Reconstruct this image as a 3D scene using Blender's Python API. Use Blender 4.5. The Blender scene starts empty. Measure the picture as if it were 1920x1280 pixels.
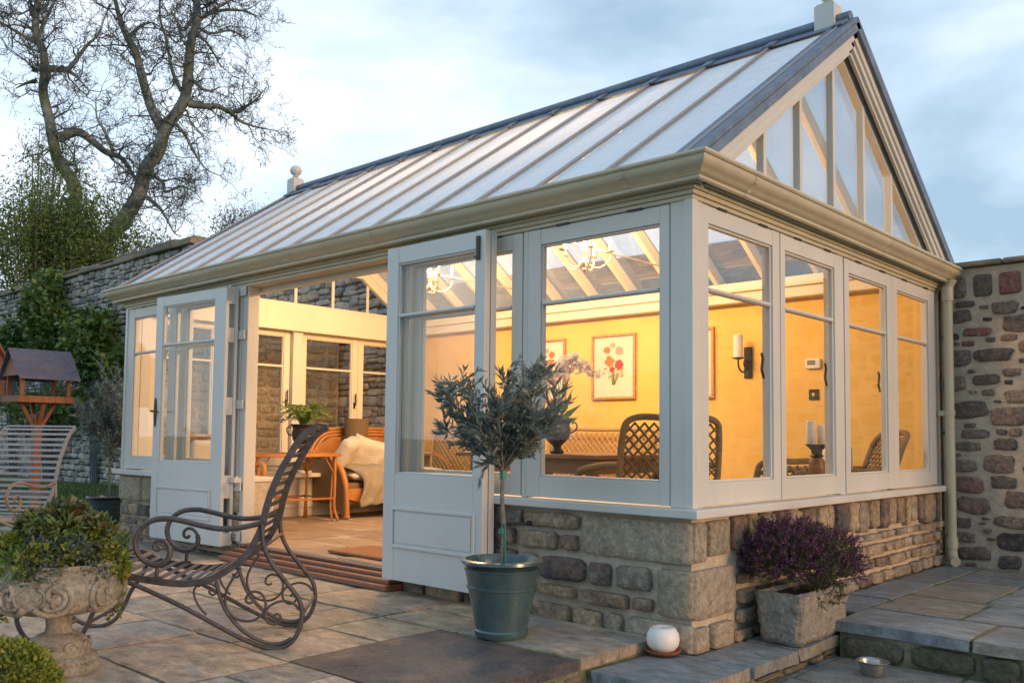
import bpy, bmesh, math, random
import numpy as np
from mathutils import Vector, Matrix, noise
random.seed(7); RS = np.random.RandomState(7)
S = bpy.context.scene
COL = S.collection
R = math.radians; PI = math.pi

# ------------------------------------------------------------------ camera
CAM = (2.2353, -3.696, 0.9902)
yaw, pit, rol = R(42.571), R(3.4209), R(0.6052)
fw = Vector((-math.sin(yaw)*math.cos(pit), math.cos(yaw)*math.cos(pit), math.sin(pit)))
rt = Vector((math.cos(yaw), math.sin(yaw), 0)); up = rt.cross(fw)
r2 = rt*math.cos(rol)+up*math.sin(rol); u2 = -rt*math.sin(rol)+up*math.cos(rol)
cd = bpy.data.cameras.new('camera'); cam = bpy.data.objects.new('camera', cd); COL.objects.link(cam)
cam.matrix_world = Matrix(((r2.x, u2.x, -fw.x, CAM[0]), (r2.y, u2.y, -fw.y, CAM[1]), (r2.z, u2.z, -fw.z, CAM[2]), (0, 0, 0, 1)))
cd.sensor_fit = 'HORIZONTAL'; cd.sensor_width = 36; cd.lens = 36*1682.53/1920
cd.shift_x = 0; cd.shift_y = 79.604/1920; cd.clip_start = 0.05; cd.clip_end = 800
S.camera = cam
# ------------------------------------------------------------------ light
SUN_AZ, SUN_EL = R(4), R(9)          # azimuth from +X towards +Y
S.view_settings.view_transform = 'Standard'; S.view_settings.look = 'None'
S.view_settings.gamma = 1; S.view_settings.exposure = 1.18
w = bpy.data.worlds.new("World"); S.world = w; w.use_nodes = True
nt = w.node_tree; nt.nodes.clear(); N = nt.nodes.new; LK = nt.links.new
out = N('ShaderNodeOutputWorld'); bg1 = N('ShaderNodeBackground'); bg2 = N('ShaderNodeBackground'); mx = N('ShaderNodeMixShader')
sky = N('ShaderNodeTexSky'); sky.sky_type = 'NISHITA'; sky.sun_disc = False
sky.sun_elevation = SUN_EL; sky.sun_rotation = PI/2-SUN_AZ; sky.dust_density = 1.0; sky.ozone_density = 2.0
LK(sky.outputs[0], bg1.inputs[0]); bg1.inputs[1].default_value = 0.15
tc = N('ShaderNodeTexCoord'); mp = N('ShaderNodeMapping'); mp.inputs['Scale'].default_value = (1.0, 1.0, 2.6)
mp.inputs['Location'].default_value = (0.55, 0.2, 0.3)
LK(tc.outputs['Generated'], mp.inputs[0])
n1 = N('ShaderNodeTexNoise'); n1.inputs['Scale'].default_value = 2.3; n1.inputs['Detail'].default_value = 7; n1.inputs['Roughness'].default_value = 0.52
n1.inputs['Distortion'].default_value = 0.15
LK(mp.outputs[0], n1.inputs['Vector'])
gd = N('ShaderNodeVectorMath'); gd.operation = 'DOT_PRODUCT'; LK(tc.outputs['Generated'], gd.inputs[0]); gd.inputs[1].default_value = (-0.80, -0.05, -0.35)
ga = N('ShaderNodeMath'); ga.operation = 'MULTIPLY_ADD'; LK(gd.outputs['Value'], ga.inputs[0]); ga.inputs[1].default_value = 0.30; LK(n1.outputs[0], ga.inputs[2])
cr = N('ShaderNodeValToRGB'); cr.color_ramp.elements[0].position = 0.44; cr.color_ramp.elements[0].color = (0.20, 0.28, 0.36, 1)
cr.color_ramp.elements[1].position = 0.74; cr.color_ramp.elements[1].color = (0.54, 0.59, 0.64, 1)
e = cr.color_ramp.elements.new(0.57); e.color = (0.33, 0.41, 0.49, 1)
LK(ga.outputs[0], cr.inputs[0]); LK(cr.outputs[0], bg2.inputs[0]); bg2.inputs[1].default_value = 0.98
mx.inputs[0].default_value = 0.86
LK(bg1.outputs[0], mx.inputs[1]); LK(bg2.outputs[0], mx.inputs[2]); LK(mx.outputs[0], out.inputs[0])
sd = bpy.data.lights.new('sun', 'SUN'); sd.energy = 0.85; sd.angle = R(14); sd.color = (1.0, 0.54, 0.25)
so = bpy.data.objects.new('sun', sd); COL.objects.link(so)
sdir = Vector((math.cos(SUN_EL)*math.cos(SUN_AZ), math.cos(SUN_EL)*math.sin(SUN_AZ), math.sin(SUN_EL)))
so.rotation_euler = sdir.to_track_quat('Z', 'Y').to_euler(); so.location = (30, 0, 20)
S.cycles.max_bounces = 12; S.cycles.transparent_max_bounces = 40; S.cycles.glossy_bounces = 4; S.cycles.diffuse_bounces = 4
S.cycles.use_denoising = True; S.cycles.sample_clamp_indirect = 6; S.cycles.caustics_reflective = False; S.cycles.caustics_refractive = False

# ------------------------------------------------------------------ materials
def mat(name, cols, rough=0.7, nscale=None, namt=0.25, bump=0.0, bscale=30, metal=0.0, island=False, rough_var=0.0,
        detail=8, trans=0.0, coat=0.0, stretch=None, spec=0.5, fine=0, stain=None):
    """cols: one colour, or a list of colours chosen per island / per noise."""
    m = bpy.data.materials.new(name); m.use_nodes = True; t = m.node_tree; n = t.nodes; l = t.links.new
    b = n['Principled BSDF']
    if not isinstance(cols[0], (tuple, list)): cols = [cols]
    tcn = n.new('ShaderNodeTexCoord'); vec = tcn.outputs['Object']
    if stretch:
        mpn = n.new('ShaderNodeMapping'); mpn.inputs['Scale'].default_value = stretch; l(vec, mpn.inputs[0]); vec = mpn.outputs[0]
    def ramp(src, cs):
        r = n.new('ShaderNodeValToRGB'); el = r.color_ramp.elements
        el[0].color = (*cs[0], 1); el[0].position = 0
        el[1].color = (*cs[-1], 1); el[1].position = 1
        for i, c in enumerate(cs[1:-1]): q = el.new((i+1)/(len(cs)-1)); q.color = (*c, 1)
        l(src, r.inputs[0]); return r.outputs[0]
    nz = n.new('ShaderNodeTexNoise'); nz.inputs['Scale'].default_value = nscale or 6; nz.inputs['Detail'].default_value = detail
    nz.inputs['Roughness'].default_value = 0.62; l(vec, nz.inputs['Vector'])
    if island and len(cols) > 1:
        g = n.new('ShaderNodeNewGeometry'); src = g.outputs['Random Per Island']
        if nscale:
            mm = n.new('ShaderNodeMath'); mm.operation = 'MULTIPLY_ADD'; l(nz.outputs[0], mm.inputs[0]); mm.inputs[1].default_value = 0.5
            m2 = n.new('ShaderNodeMath'); m2.operation = 'ADD'; l(src, m2.inputs[0]); m2.inputs[1].default_value = -0.25
            l(m2.outputs[0], mm.inputs[2]); src = mm.outputs[0]
        c = ramp(src, cols)
    elif len(cols) > 1:
        mr = n.new('ShaderNodeMapRange'); mr.inputs[1].default_value = 0.3; mr.inputs[2].default_value = 0.7; l(nz.outputs[0], mr.inputs[0])
        c = ramp(mr.outputs[0], cols)
    else:
        rg = n.new('ShaderNodeRGB'); rg.outputs[0].default_value = (*cols[0], 1); c = rg.outputs[0]
    if nscale:
        mr2 = n.new('ShaderNodeMapRange'); mr2.inputs[1].default_value = 0.25; mr2.inputs[2].default_value = 0.75
        mr2.inputs[3].default_value = 1-namt; mr2.inputs[4].default_value = 1+namt
        nb = n.new('ShaderNodeTexNoise'); nb.inputs['Scale'].default_value = nscale*2.7; nb.inputs['Detail'].default_value = detail; nb.inputs['Roughness'].default_value = 0.7
        l(vec, nb.inputs['Vector']); l(nb.outputs[0], mr2.inputs[0])
        mc = n.new('ShaderNodeVectorMath'); mc.operation = 'SCALE'; l(c, mc.inputs[0]); l(mr2.outputs[0], mc.inputs['Scale']); c = mc.outputs[0]
    if fine:
        nf = n.new('ShaderNodeTexNoise'); nf.inputs['Scale'].default_value = fine; nf.inputs['Detail'].default_value = 6; nf.inputs['Roughness'].default_value = 0.8
        nf.inputs['Distortion'].default_value = 0.6; l(vec, nf.inputs['Vector']); mf = n.new('ShaderNodeMapRange'); mf.inputs[1].default_value = 0.36; mf.inputs[2].default_value = 0.62
        mf.inputs[3].default_value = 0.62; mf.inputs[4].default_value = 1.28; l(nf.outputs[0], mf.inputs[0])
        mcf = n.new('ShaderNodeVectorMath'); mcf.operation = 'SCALE'; l(c, mcf.inputs[0]); l(mf.outputs[0], mcf.inputs['Scale']); c = mcf.outputs[0]
    if stain:
        scol, ssc, slo = stain
        ns = n.new('ShaderNodeTexNoise'); ns.inputs['Scale'].default_value = ssc; ns.inputs['Detail'].default_value = 6; ns.inputs['Roughness'].default_value = 0.65
        l(vec, ns.inputs['Vector'])
        ms = n.new('ShaderNodeMapRange'); ms.inputs[1].default_value = slo; ms.inputs[2].default_value = slo+0.16; l(ns.outputs[0], ms.inputs[0])
        mxx = n.new('ShaderNodeMix'); mxx.data_type = 'RGBA'; l(ms.outputs[0], mxx.inputs[0]); l(c, mxx.inputs[6]); mxx.inputs[7].default_value = (*scol, 1); c = mxx.outputs[2]
    l(c, b.inputs['Base Color']); b.inputs['Roughness'].default_value = rough; b.inputs['Metallic'].default_value = metal
    b.inputs['Specular IOR Level'].default_value = spec
    if coat: b.inputs['Coat Weight'].default_value = coat; b.inputs['Coat Roughness'].default_value = 0.12
    if rough_var:
        mr3 = n.new('ShaderNodeMapRange'); mr3.inputs[1].default_value = 0.3; mr3.inputs[2].default_value = 0.7
        mr3.inputs[3].default_value = max(0.05, rough-rough_var); mr3.inputs[4].default_value = min(1, rough+rough_var)
        l(nz.outputs[0], mr3.inputs[0]); l(mr3.outputs[0], b.inputs['Roughness'])
    if bump:
        bn = n.new('ShaderNodeTexNoise'); bn.inputs['Scale'].default_value = bscale; bn.inputs['Detail'].default_value = 9; bn.inputs['Roughness'].default_value = 0.68
        l(vec, bn.inputs['Vector']); bp = n.new('ShaderNodeBump'); bp.inputs['Strength'].default_value = bump; bp.inputs['Distance'].default_value = 0.02
        l(bn.outputs[0], bp.inputs['Height']); l(bp.outputs[0], b.inputs['Normal'])
    if trans:
        tr = n.new('ShaderNodeBsdfTranslucent'); l(c, tr.inputs[0]); ms2 = n.new('ShaderNodeMixShader'); ms2.inputs[0].default_value = trans
        l(b.outputs[0], ms2.inputs[1]); l(tr.outputs[0], ms2.inputs[2]); l(ms2.outputs[0], n['Material Output'].inputs[0])
    return m

def glass_mat(name, tint=(1, 1, 1), ior=1.5, haze=0.0, hazecol=(0.8, 0.86, 0.9), rough=0.0, film=None):
    m = bpy.data.materials.new(name); m.use_nodes = True; t = m.node_tree; n = t.nodes; l = t.links.new
    n.remove(n['Principled BSDF'])
    tr = n.new('ShaderNodeBsdfTransparent'); tr.inputs[0].default_value = (*tint, 1)
    gl = n.new('ShaderNodeBsdfGlossy'); gl.inputs['Roughness'].default_value = rough
    fr = n.new('ShaderNodeFresnel'); gm = n.new('ShaderNodeNewGeometry'); mi = n.new('ShaderNodeMapRange')
    mi.inputs[3].default_value = ior; mi.inputs[4].default_value = 1/ior; l(gm.outputs['Backfacing'], mi.inputs[0]); l(mi.outputs[0], fr.inputs[0])
    m1 = n.new('ShaderNodeMixShader'); l(fr.outputs[0], m1.inputs[0]); l(tr.outputs[0], m1.inputs[1]); l(gl.outputs[0], m1.inputs[2])
    o = m1.outputs[0]
    nz = n.new('ShaderNodeTexNoise'); nz.inputs['Scale'].default_value = 1.3; nz.inputs['Detail'].default_value = 1
    tcn = n.new('ShaderNodeTexCoord'); l(tcn.outputs['Object'], nz.inputs['Vector'])
    bp = n.new('ShaderNodeBump'); bp.inputs['Strength'].default_value = 0.05; bp.inputs['Distance'].default_value = 0.02
    l(nz.outputs[0], bp.inputs['Height']); l(bp.outputs[0], gl.inputs['Normal'])
    if haze:
        df = n.new('ShaderNodeBsdfDiffuse'); df.inputs[0].default_value = (*hazecol, 1)
        tl = n.new('ShaderNodeBsdfTranslucent'); tl.inputs[0].default_value = (*hazecol, 1)
        md = n.new('ShaderNodeMixShader'); md.inputs[0].default_value = 0.14; l(df.outputs[0], md.inputs[1]); l(tl.outputs[0], md.inputs[2])
        m3 = n.new('ShaderNodeMixShader'); l(m1.outputs[0], m3.inputs[1]); l(md.outputs[0], m3.inputs[2])
        sp = n.new('ShaderNodeTexNoise'); sp.inputs['Scale'].default_value = 9; sp.inputs['Detail'].default_value = 9; sp.inputs['Roughness'].default_value = 0.78
        l(tcn.outputs['Object'], sp.inputs['Vector'])
        mr = n.new('ShaderNodeMapRange'); mr.inputs[1].default_value = 0.35; mr.inputs[2].default_value = 0.7; mr.inputs[3].default_value = haze*0.8; mr.inputs[4].default_value = min(1, haze*1.25)
        l(sp.outputs[0], mr.inputs[0])
        lw = n.new('ShaderNodeLayerWeight'); lw.inputs[0].default_value = 0.5; pw_ = n.new('ShaderNodeMapRange'); l(lw.outputs['Facing'], pw_.inputs[0]); pw_.inputs[1].default_value = .38; pw_.inputs[2].default_value = .68; pw_.inputs[3].default_value = .08; pw_.inputs[4].default_value = 1.0
        mu = n.new('ShaderNodeMath'); mu.operation = 'MULTIPLY'; l(mr.outputs[0], mu.inputs[0]); l(pw_.outputs[0], mu.inputs[1]); l(mu.outputs[0], m3.inputs[0]); o = m3.outputs[0]
    l(o, n['Material Output'].inputs[0]); return m

def emit_mat(name, col, st):
    m = bpy.data.materials.new(name); m.use_nodes = True; n = m.node_tree.nodes; n.remove(n['Principled BSDF'])
    e = n.new('ShaderNodeEmission'); e.inputs[0].default_value = (*col, 1); e.inputs[1].default_value = st
    m.node_tree.links.new(e.outputs[0], n['Material Output'].inputs[0]); return m

M = {}
M['paint'] = mat('frame paint', [(0.60, 0.60, 0.555), (0.67, 0.665, 0.62)], 0.45, 2.2, 0.05, 0.10, 45, rough_var=.1, stretch=(1, 1, .35))
M['skypaint'] = mat('sky tinted paint', [(0.585, 0.61, 0.595), (0.65, 0.665, 0.645)], 0.42, 2.2, 0.045, 0.09, 45, rough_var=.1, stretch=(1, 1, .35))  # cooler than the frame paint: bluish sky light put into the door colour
M['gutter'] = mat('gutter paint', [(0.50, 0.455, 0.32), (0.58, 0.53, 0.385)], 0.42, 3, 0.08, 0.04, 25, rough_var=.1)
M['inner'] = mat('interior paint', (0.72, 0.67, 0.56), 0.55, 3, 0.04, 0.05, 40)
M['yellow'] = mat('yellow plaster', [(0.80, 0.52, 0.13), (0.86, 0.58, 0.17)], 0.85, 2.2, 0.05, 0.10, 14)
M['lead'] = mat('lead flashing', [(0.10, 0.14, 0.20), (0.19, 0.24, 0.32)], 0.5, 9, 0.25, 0.25, 40, metal=0.25)
M['bar'] = mat('glazing bar', (0.34, 0.36, 0.37), 0.4, 8, 0.1, 0.04, 60, metal=0.3)
M['black'] = mat('black iron', (0.025, 0.022, 0.02), 0.5, 30, 0.2, 0.1, 90)
M['bronze'] = mat('rust brown iron', [(0.06, 0.06, 0.068), (0.115, 0.105, 0.108)], 0.48, 25, 0.25, 0.25, 120, metal=0.45)
M['greyiron'] = mat('grey violet paint', [(0.27, 0.28, 0.29), (0.21, 0.215, 0.23)], 0.5, 25, 0.12, 0.1, 120)
M['litarm'] = mat('reddish lit arm', [(0.20, 0.135, 0.11), (0.20, 0.17, 0.16)], 0.6, 12, 0.2, 0.1, 100)  # reddish brown of the lit armrests put into their colour
M['glass'] = glass_mat('window glass', (0.985, 0.99, 0.985), 1.38)
M['roofglass'] = glass_mat('roof glass', (0.93, 0.95, 0.96), 2.2, haze=0.88, hazecol=(.86, .93, 1.0), rough=0.03)
M['mortar'] = mat('lime mortar', [(0.515, 0.448, 0.347), (0.650, 0.582, 0.470)], 0.95, 7, 0.2, 0.7, 45)
stones = [(0.104, 0.098, 0.104), (0.305, 0.207, 0.140), (0.439, 0.366, 0.262), (0.256, 0.232, 0.195), (0.488, 0.378, 0.244), (0.366, 0.287, 0.201), (0.183, 0.134, 0.122), (0.464, 0.409, 0.311)]
M['stone'] = mat('plinth stone', stones, 0.9, 9, 0.4, 1.0, 38, island=True, fine=32)
M['litstone'] = mat('lit wall stone', [(0.42, 0.33, 0.21), (0.55, 0.45, 0.30), (0.36, 0.27, 0.17), (0.50, 0.43, 0.32)], 0.9, 9, 0.4, 1.0, 38, island=True, fine=32)  # plinth stone made paler: warm light from the windows put into its colour
M['quoin'] = mat('quoin stone', [(0.354, 0.301, 0.218), (0.448, 0.384, 0.283), (0.389, 0.342, 0.266)], 0.9, 7, 0.3, 1.0, 40, island=True, fine=40)
M['wallstone'] = mat('wall stone', [(0.080, 0.072, 0.075), (0.217, 0.167, 0.131), (0.160, 0.131, 0.109), (0.319, 0.254, 0.189), (0.131, 0.109, 0.102), (0.275, 0.217, 0.174), (0.290, 0.131, 0.109)], 0.9, 14, 0.5, 1.0, 45, island=True, fine=36)
M['wallmortar'] = mat('wall mortar', [(0.470, 0.392, 0.302), (0.605, 0.526, 0.414)], 0.95, 5, 0.25, 1.0, 22)
M['farstone'] = mat('far wall stone', [(0.275, 0.269, 0.250), (0.525, 0.500, 0.450), (0.413, 0.375, 0.312), (0.150, 0.163, 0.188), (0.475, 0.450, 0.413), (0.350, 0.300, 0.225)], 0.9, 6, 0.35, 0.8, 20, island=True)
M['farjoint'] = mat('far wall joint', (0.10, 0.095, 0.085), 0.95, 5, 0.3, 0.5, 20)
M['coping'] = mat('coping stone', [(0.20, 0.17, 0.12), (0.33, 0.27, 0.19), (0.15, 0.15, 0.13)], 0.9, 5, 0.3, 0.8, 30, island=True)
slab = [(0.239, 0.232, 0.224), (0.478, 0.367, 0.247), (0.299, 0.254, 0.202), (0.568, 0.425, 0.299), (0.314, 0.329, 0.329), (0.523, 0.367, 0.247), (0.404, 0.359, 0.247), (0.224, 0.217, 0.217)]
M['slab'] = mat('patio slab', slab, 0.42, 2.6, 0.45, 0.7, 22, island=True, fine=9, rough_var=0.2, stretch=(1, 1.8, 1), stain=((0.075, 0.065, 0.05), 1.25, 0.58))
M['dampslab'] = mat('damp dark slab', [(0.055, 0.06, 0.08), (0.10, 0.095, 0.10), (0.17, 0.13, 0.105), (0.34, 0.24, 0.175)], 0.4, 2.6, 0.4, 0.8, 40, rough_var=0.22, fine=45)
M['blueslab'] = mat('blue slab', [(0.221, 0.267, 0.293), (0.273, 0.299, 0.305), (0.195, 0.240, 0.267), (0.312, 0.273, 0.208), (0.234, 0.247, 0.234)], 0.40, 2.6, 0.4, 0.7, 20, island=True, rough_var=0.18, fine=9, stretch=(1, 2, 1), stain=((0.19, 0.17, 0.09), 1.4, 0.58))
M['tile'] = mat('floor tile', [(0.36, 0.25, 0.17), (0.28, 0.21, 0.155), (0.42, 0.31, 0.21), (0.31, 0.22, 0.16)], 0.5, 3, 0.2, 0.25, 14, island=True)
M['grout'] = mat('pale joint', (0.50, 0.44, 0.35), 0.95, 12, 0.2, 0.4, 60)
M['dirt'] = mat('joint sand', [(0.30, 0.26, 0.18), (0.15, 0.155, 0.08), (0.36, 0.32, 0.24)], 0.95, 5, 0.3, 0.6, 60)
M['riser'] = mat('mossy riser', [(0.11, 0.10, 0.07), (0.22, 0.18, 0.11), (0.13, 0.12, 0.10), (0.27, 0.2, 0.12)], 0.9, 8, 0.4, 1.0, 35, island=True, fine=30)
M['wood'] = mat('red brown wood', [(0.30, 0.13, 0.07), (0.20, 0.09, 0.055)], 0.55, 6, 0.2, 0.25, 25, stretch=(0.6, 6, 6))
M['cedar'] = mat('orange cedar', [(0.24, 0.085, 0.032), (0.15, 0.055, 0.024)], 0.55, 5, 0.2, 0.2, 30, stretch=(5, 5, 0.8))
M['slate'] = mat('slate', [(0.06, 0.065, 0.10), (0.10, 0.095, 0.14)], 0.45, 8, 0.3, 0.4, 30)
M['roofslate'] = mat('roof slate', [(0.10, 0.115, 0.13), (0.20, 0.215, 0.23), (0.14, 0.15, 0.16), (0.23, 0.22, 0.21)], 0.6, 8, 0.3, 0.5, 30, island=True)
M['teal'] = mat('teal glaze', [(0.035, 0.075, 0.083), (0.065, 0.115, 0.125)], 0.24, 5, 0.2, 0.08, 20, coat=0.5, rough_var=0.1)
M['darkteal'] = mat('dark teal glaze', (0.03, 0.055, 0.06), 0.3, 5, 0.2, 0.06, 20, coat=0.3)
M['soil'] = mat('soil', (0.035, 0.024, 0.017), 0.95, 30, 0.4, 1.0, 60)
M['bark'] = mat('grey bark', [(0.14, 0.135, 0.115), (0.25, 0.23, 0.19)], 0.9, 20, 0.25, 0.5, 60)
M['treebark'] = mat('tree bark', [(0.167, 0.210, 0.217), (0.275, 0.326, 0.334)], 0.95, 2.5, 0.3, 0.8, 9, stain=((0.085, 0.12, 0.04), 0.6, 0.47))
M['twig'] = mat('twig bark', (0.10, 0.12, 0.125), 0.95)
M['olive'] = mat('olive leaf', [(0.08, 0.12, 0.10), (0.21, 0.27, 0.25), (0.13, 0.19, 0.19), (0.38, 0.44, 0.41), (0.07, 0.10, 0.06)], 0.42, island=True, trans=0.35)
M['shrub'] = mat('shrub leaf', [(0.06, 0.11, 0.025), (0.12, 0.19, 0.05), (0.17, 0.24, 0.07), (0.08, 0.13, 0.04)], 0.6, island=True, trans=0.3)
M['ivy'] = mat('ivy leaf', [(0.035, 0.08, 0.015), (0.09, 0.17, 0.035), (0.16, 0.23, 0.05)], 0.45, island=True, trans=0.2)
M['lime'] = mat('lime leaf', [(0.20, 0.26, 0.035), (0.30, 0.34, 0.05), (0.11, 0.17, 0.03), (0.38, 0.36, 0.08)], 0.5, island=True, trans=0.3)
M['darkleaf'] = mat('dark bronze leaf', [(0.035, 0.055, 0.02), (0.09, 0.12, 0.045), (0.15, 0.075, 0.035), (0.055, 0.075, 0.03), (0.13, 0.18, 0.07), (0.07, 0.10, 0.045)], 0.38, island=True, trans=0.15)
M['blueleaf'] = mat('blue green leaf', [(0.06, 0.10, 0.085), (0.13, 0.18, 0.155), (0.05, 0.075, 0.05)], 0.6, island=True, trans=0.2)
M['heather'] = mat('heather flower', [(0.06, 0.025, 0.06), (0.13, 0.055, 0.12), (0.045, 0.02, 0.035), (0.22, 0.08, 0.14), (0.10, 0.05, 0.13)], 0.7, island=True, trans=0.2)
M['heathleaf'] = mat('heather leaf', [(0.03, 0.045, 0.02), (0.075, 0.09, 0.035), (0.12, 0.13, 0.05), (0.02, 0.03, 0.018)], 0.7, island=True, trans=0.2)
M['caststone'] = mat('cast stone', [(0.23, 0.20, 0.145), (0.40, 0.37, 0.30), (0.31, 0.27, 0.20)], 0.88, 8, 0.25, 0.9, 50, fine=30, stain=((0.10, 0.09, 0.06), 5, 0.57))
M['trough'] = mat('trough stone', [(0.253, 0.236, 0.196), (0.380, 0.356, 0.299)], 0.9, 18, 0.3, 0.8, 60, fine=40)
M['white'] = mat('white wax', (0.80, 0.78, 0.74), 0.45, 5, 0.03, 0.05, 30)
M['terra'] = mat('terracotta', (0.33, 0.11, 0.05), 0.7, 12, 0.2, 0.2, 50)
M['steel'] = mat('dull steel', (0.42, 0.41, 0.38), 0.32, 20, 0.15, 0.05, 60, metal=0.9)
M['rattan'] = mat('honey rattan', [(0.55, 0.25, 0.07), (0.44, 0.19, 0.055)], 0.42, 12, 0.15, 0.15, 60)
M['wicker'] = mat('wicker', [(0.20, 0.13, 0.065), (0.33, 0.22, 0.12)], 0.65, 60, 0.3, 0.9, 130)
M['palewicker'] = mat('pale wicker', [(0.46, 0.30, 0.15), (0.58, 0.41, 0.24)], 0.6, 60, 0.2, 0.6, 130)
M['darkwicker'] = mat('dark wicker', [(0.17, 0.12, 0.06), (0.27, 0.195, 0.10)], 0.65, 60, 0.3, 0.8, 130)
M['cloth'] = mat('cream cloth', [(0.66, 0.60, 0.50), (0.74, 0.70, 0.62)], 0.9, 10, 0.06, 0.3, 50)
M['throw'] = mat('knitted throw', [(0.50, 0.44, 0.32), (0.40, 0.36, 0.27)], 0.95, 30, 0.15, 1.0, 90)
M['coir'] = mat('coir mat', (0.42, 0.20, 0.09), 0.95, 60, 0.25, 0.8, 160)
M['tablewood'] = mat('brown wood', [(0.16, 0.075, 0.035), (0.24, 0.12, 0.055)], 0.4, 5, 0.2, 0.1, 30, stretch=(1, 6, 6))
M['brass'] = mat('antique gilt', (0.72, 0.56, 0.30), 0.35, 10, 0.1, metal=0.7)
M['goldframe'] = mat('gilt frame', [(0.42, 0.22, 0.08), (0.60, 0.36, 0.14)], 0.45, 30, 0.2, 0.4, 90, metal=0.3)
M['paper'] = mat('cream paper', (0.74, 0.70, 0.58), 0.8, 4, 0.03)
M['flowerred'] = mat('print red', (0.45, 0.06, 0.06), 0.8); M['flowerorange'] = mat('print orange', (0.62, 0.19, 0.03), 0.8)
M['flowerpink'] = mat('print pink', (0.62, 0.36, 0.30), 0.8); M['flowergreen'] = mat('print green', (0.26, 0.28, 0.12), 0.8)
M['orchid'] = mat('orchid petal', [(0.80, 0.76, 0.72), (0.78, 0.66, 0.66)], 0.6, island=True, trans=0.3)
M['fern'] = mat('fern leaf', [(0.09, 0.20, 0.03), (0.17, 0.30, 0.06), (0.22, 0.34, 0.08)], 0.5, island=True, trans=0.3)
M['plastic'] = mat('white plastic', (0.75, 0.72, 0.66), 0.4); M['lcd'] = mat('grey screen', (0.16, 0.17, 0.14), 0.3)
M['bulb'] = emit_mat('lit bulb', (1.0, 0.70, 0.32), 60)
M['grass'] = mat('lawn', [(0.045, 0.085, 0.02), (0.08, 0.125, 0.03)], 0.9, 3, 0.3, 0.8, 40)
M['grassblade'] = mat('grass blade', [(0.045, 0.10, 0.02), (0.09, 0.16, 0.035), (0.13, 0.18, 0.05)], 0.6, island=True, trans=0.3)
M['bluemark'] = mat('green tie', (0.02, 0.20, 0.17), 0.5)

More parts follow.
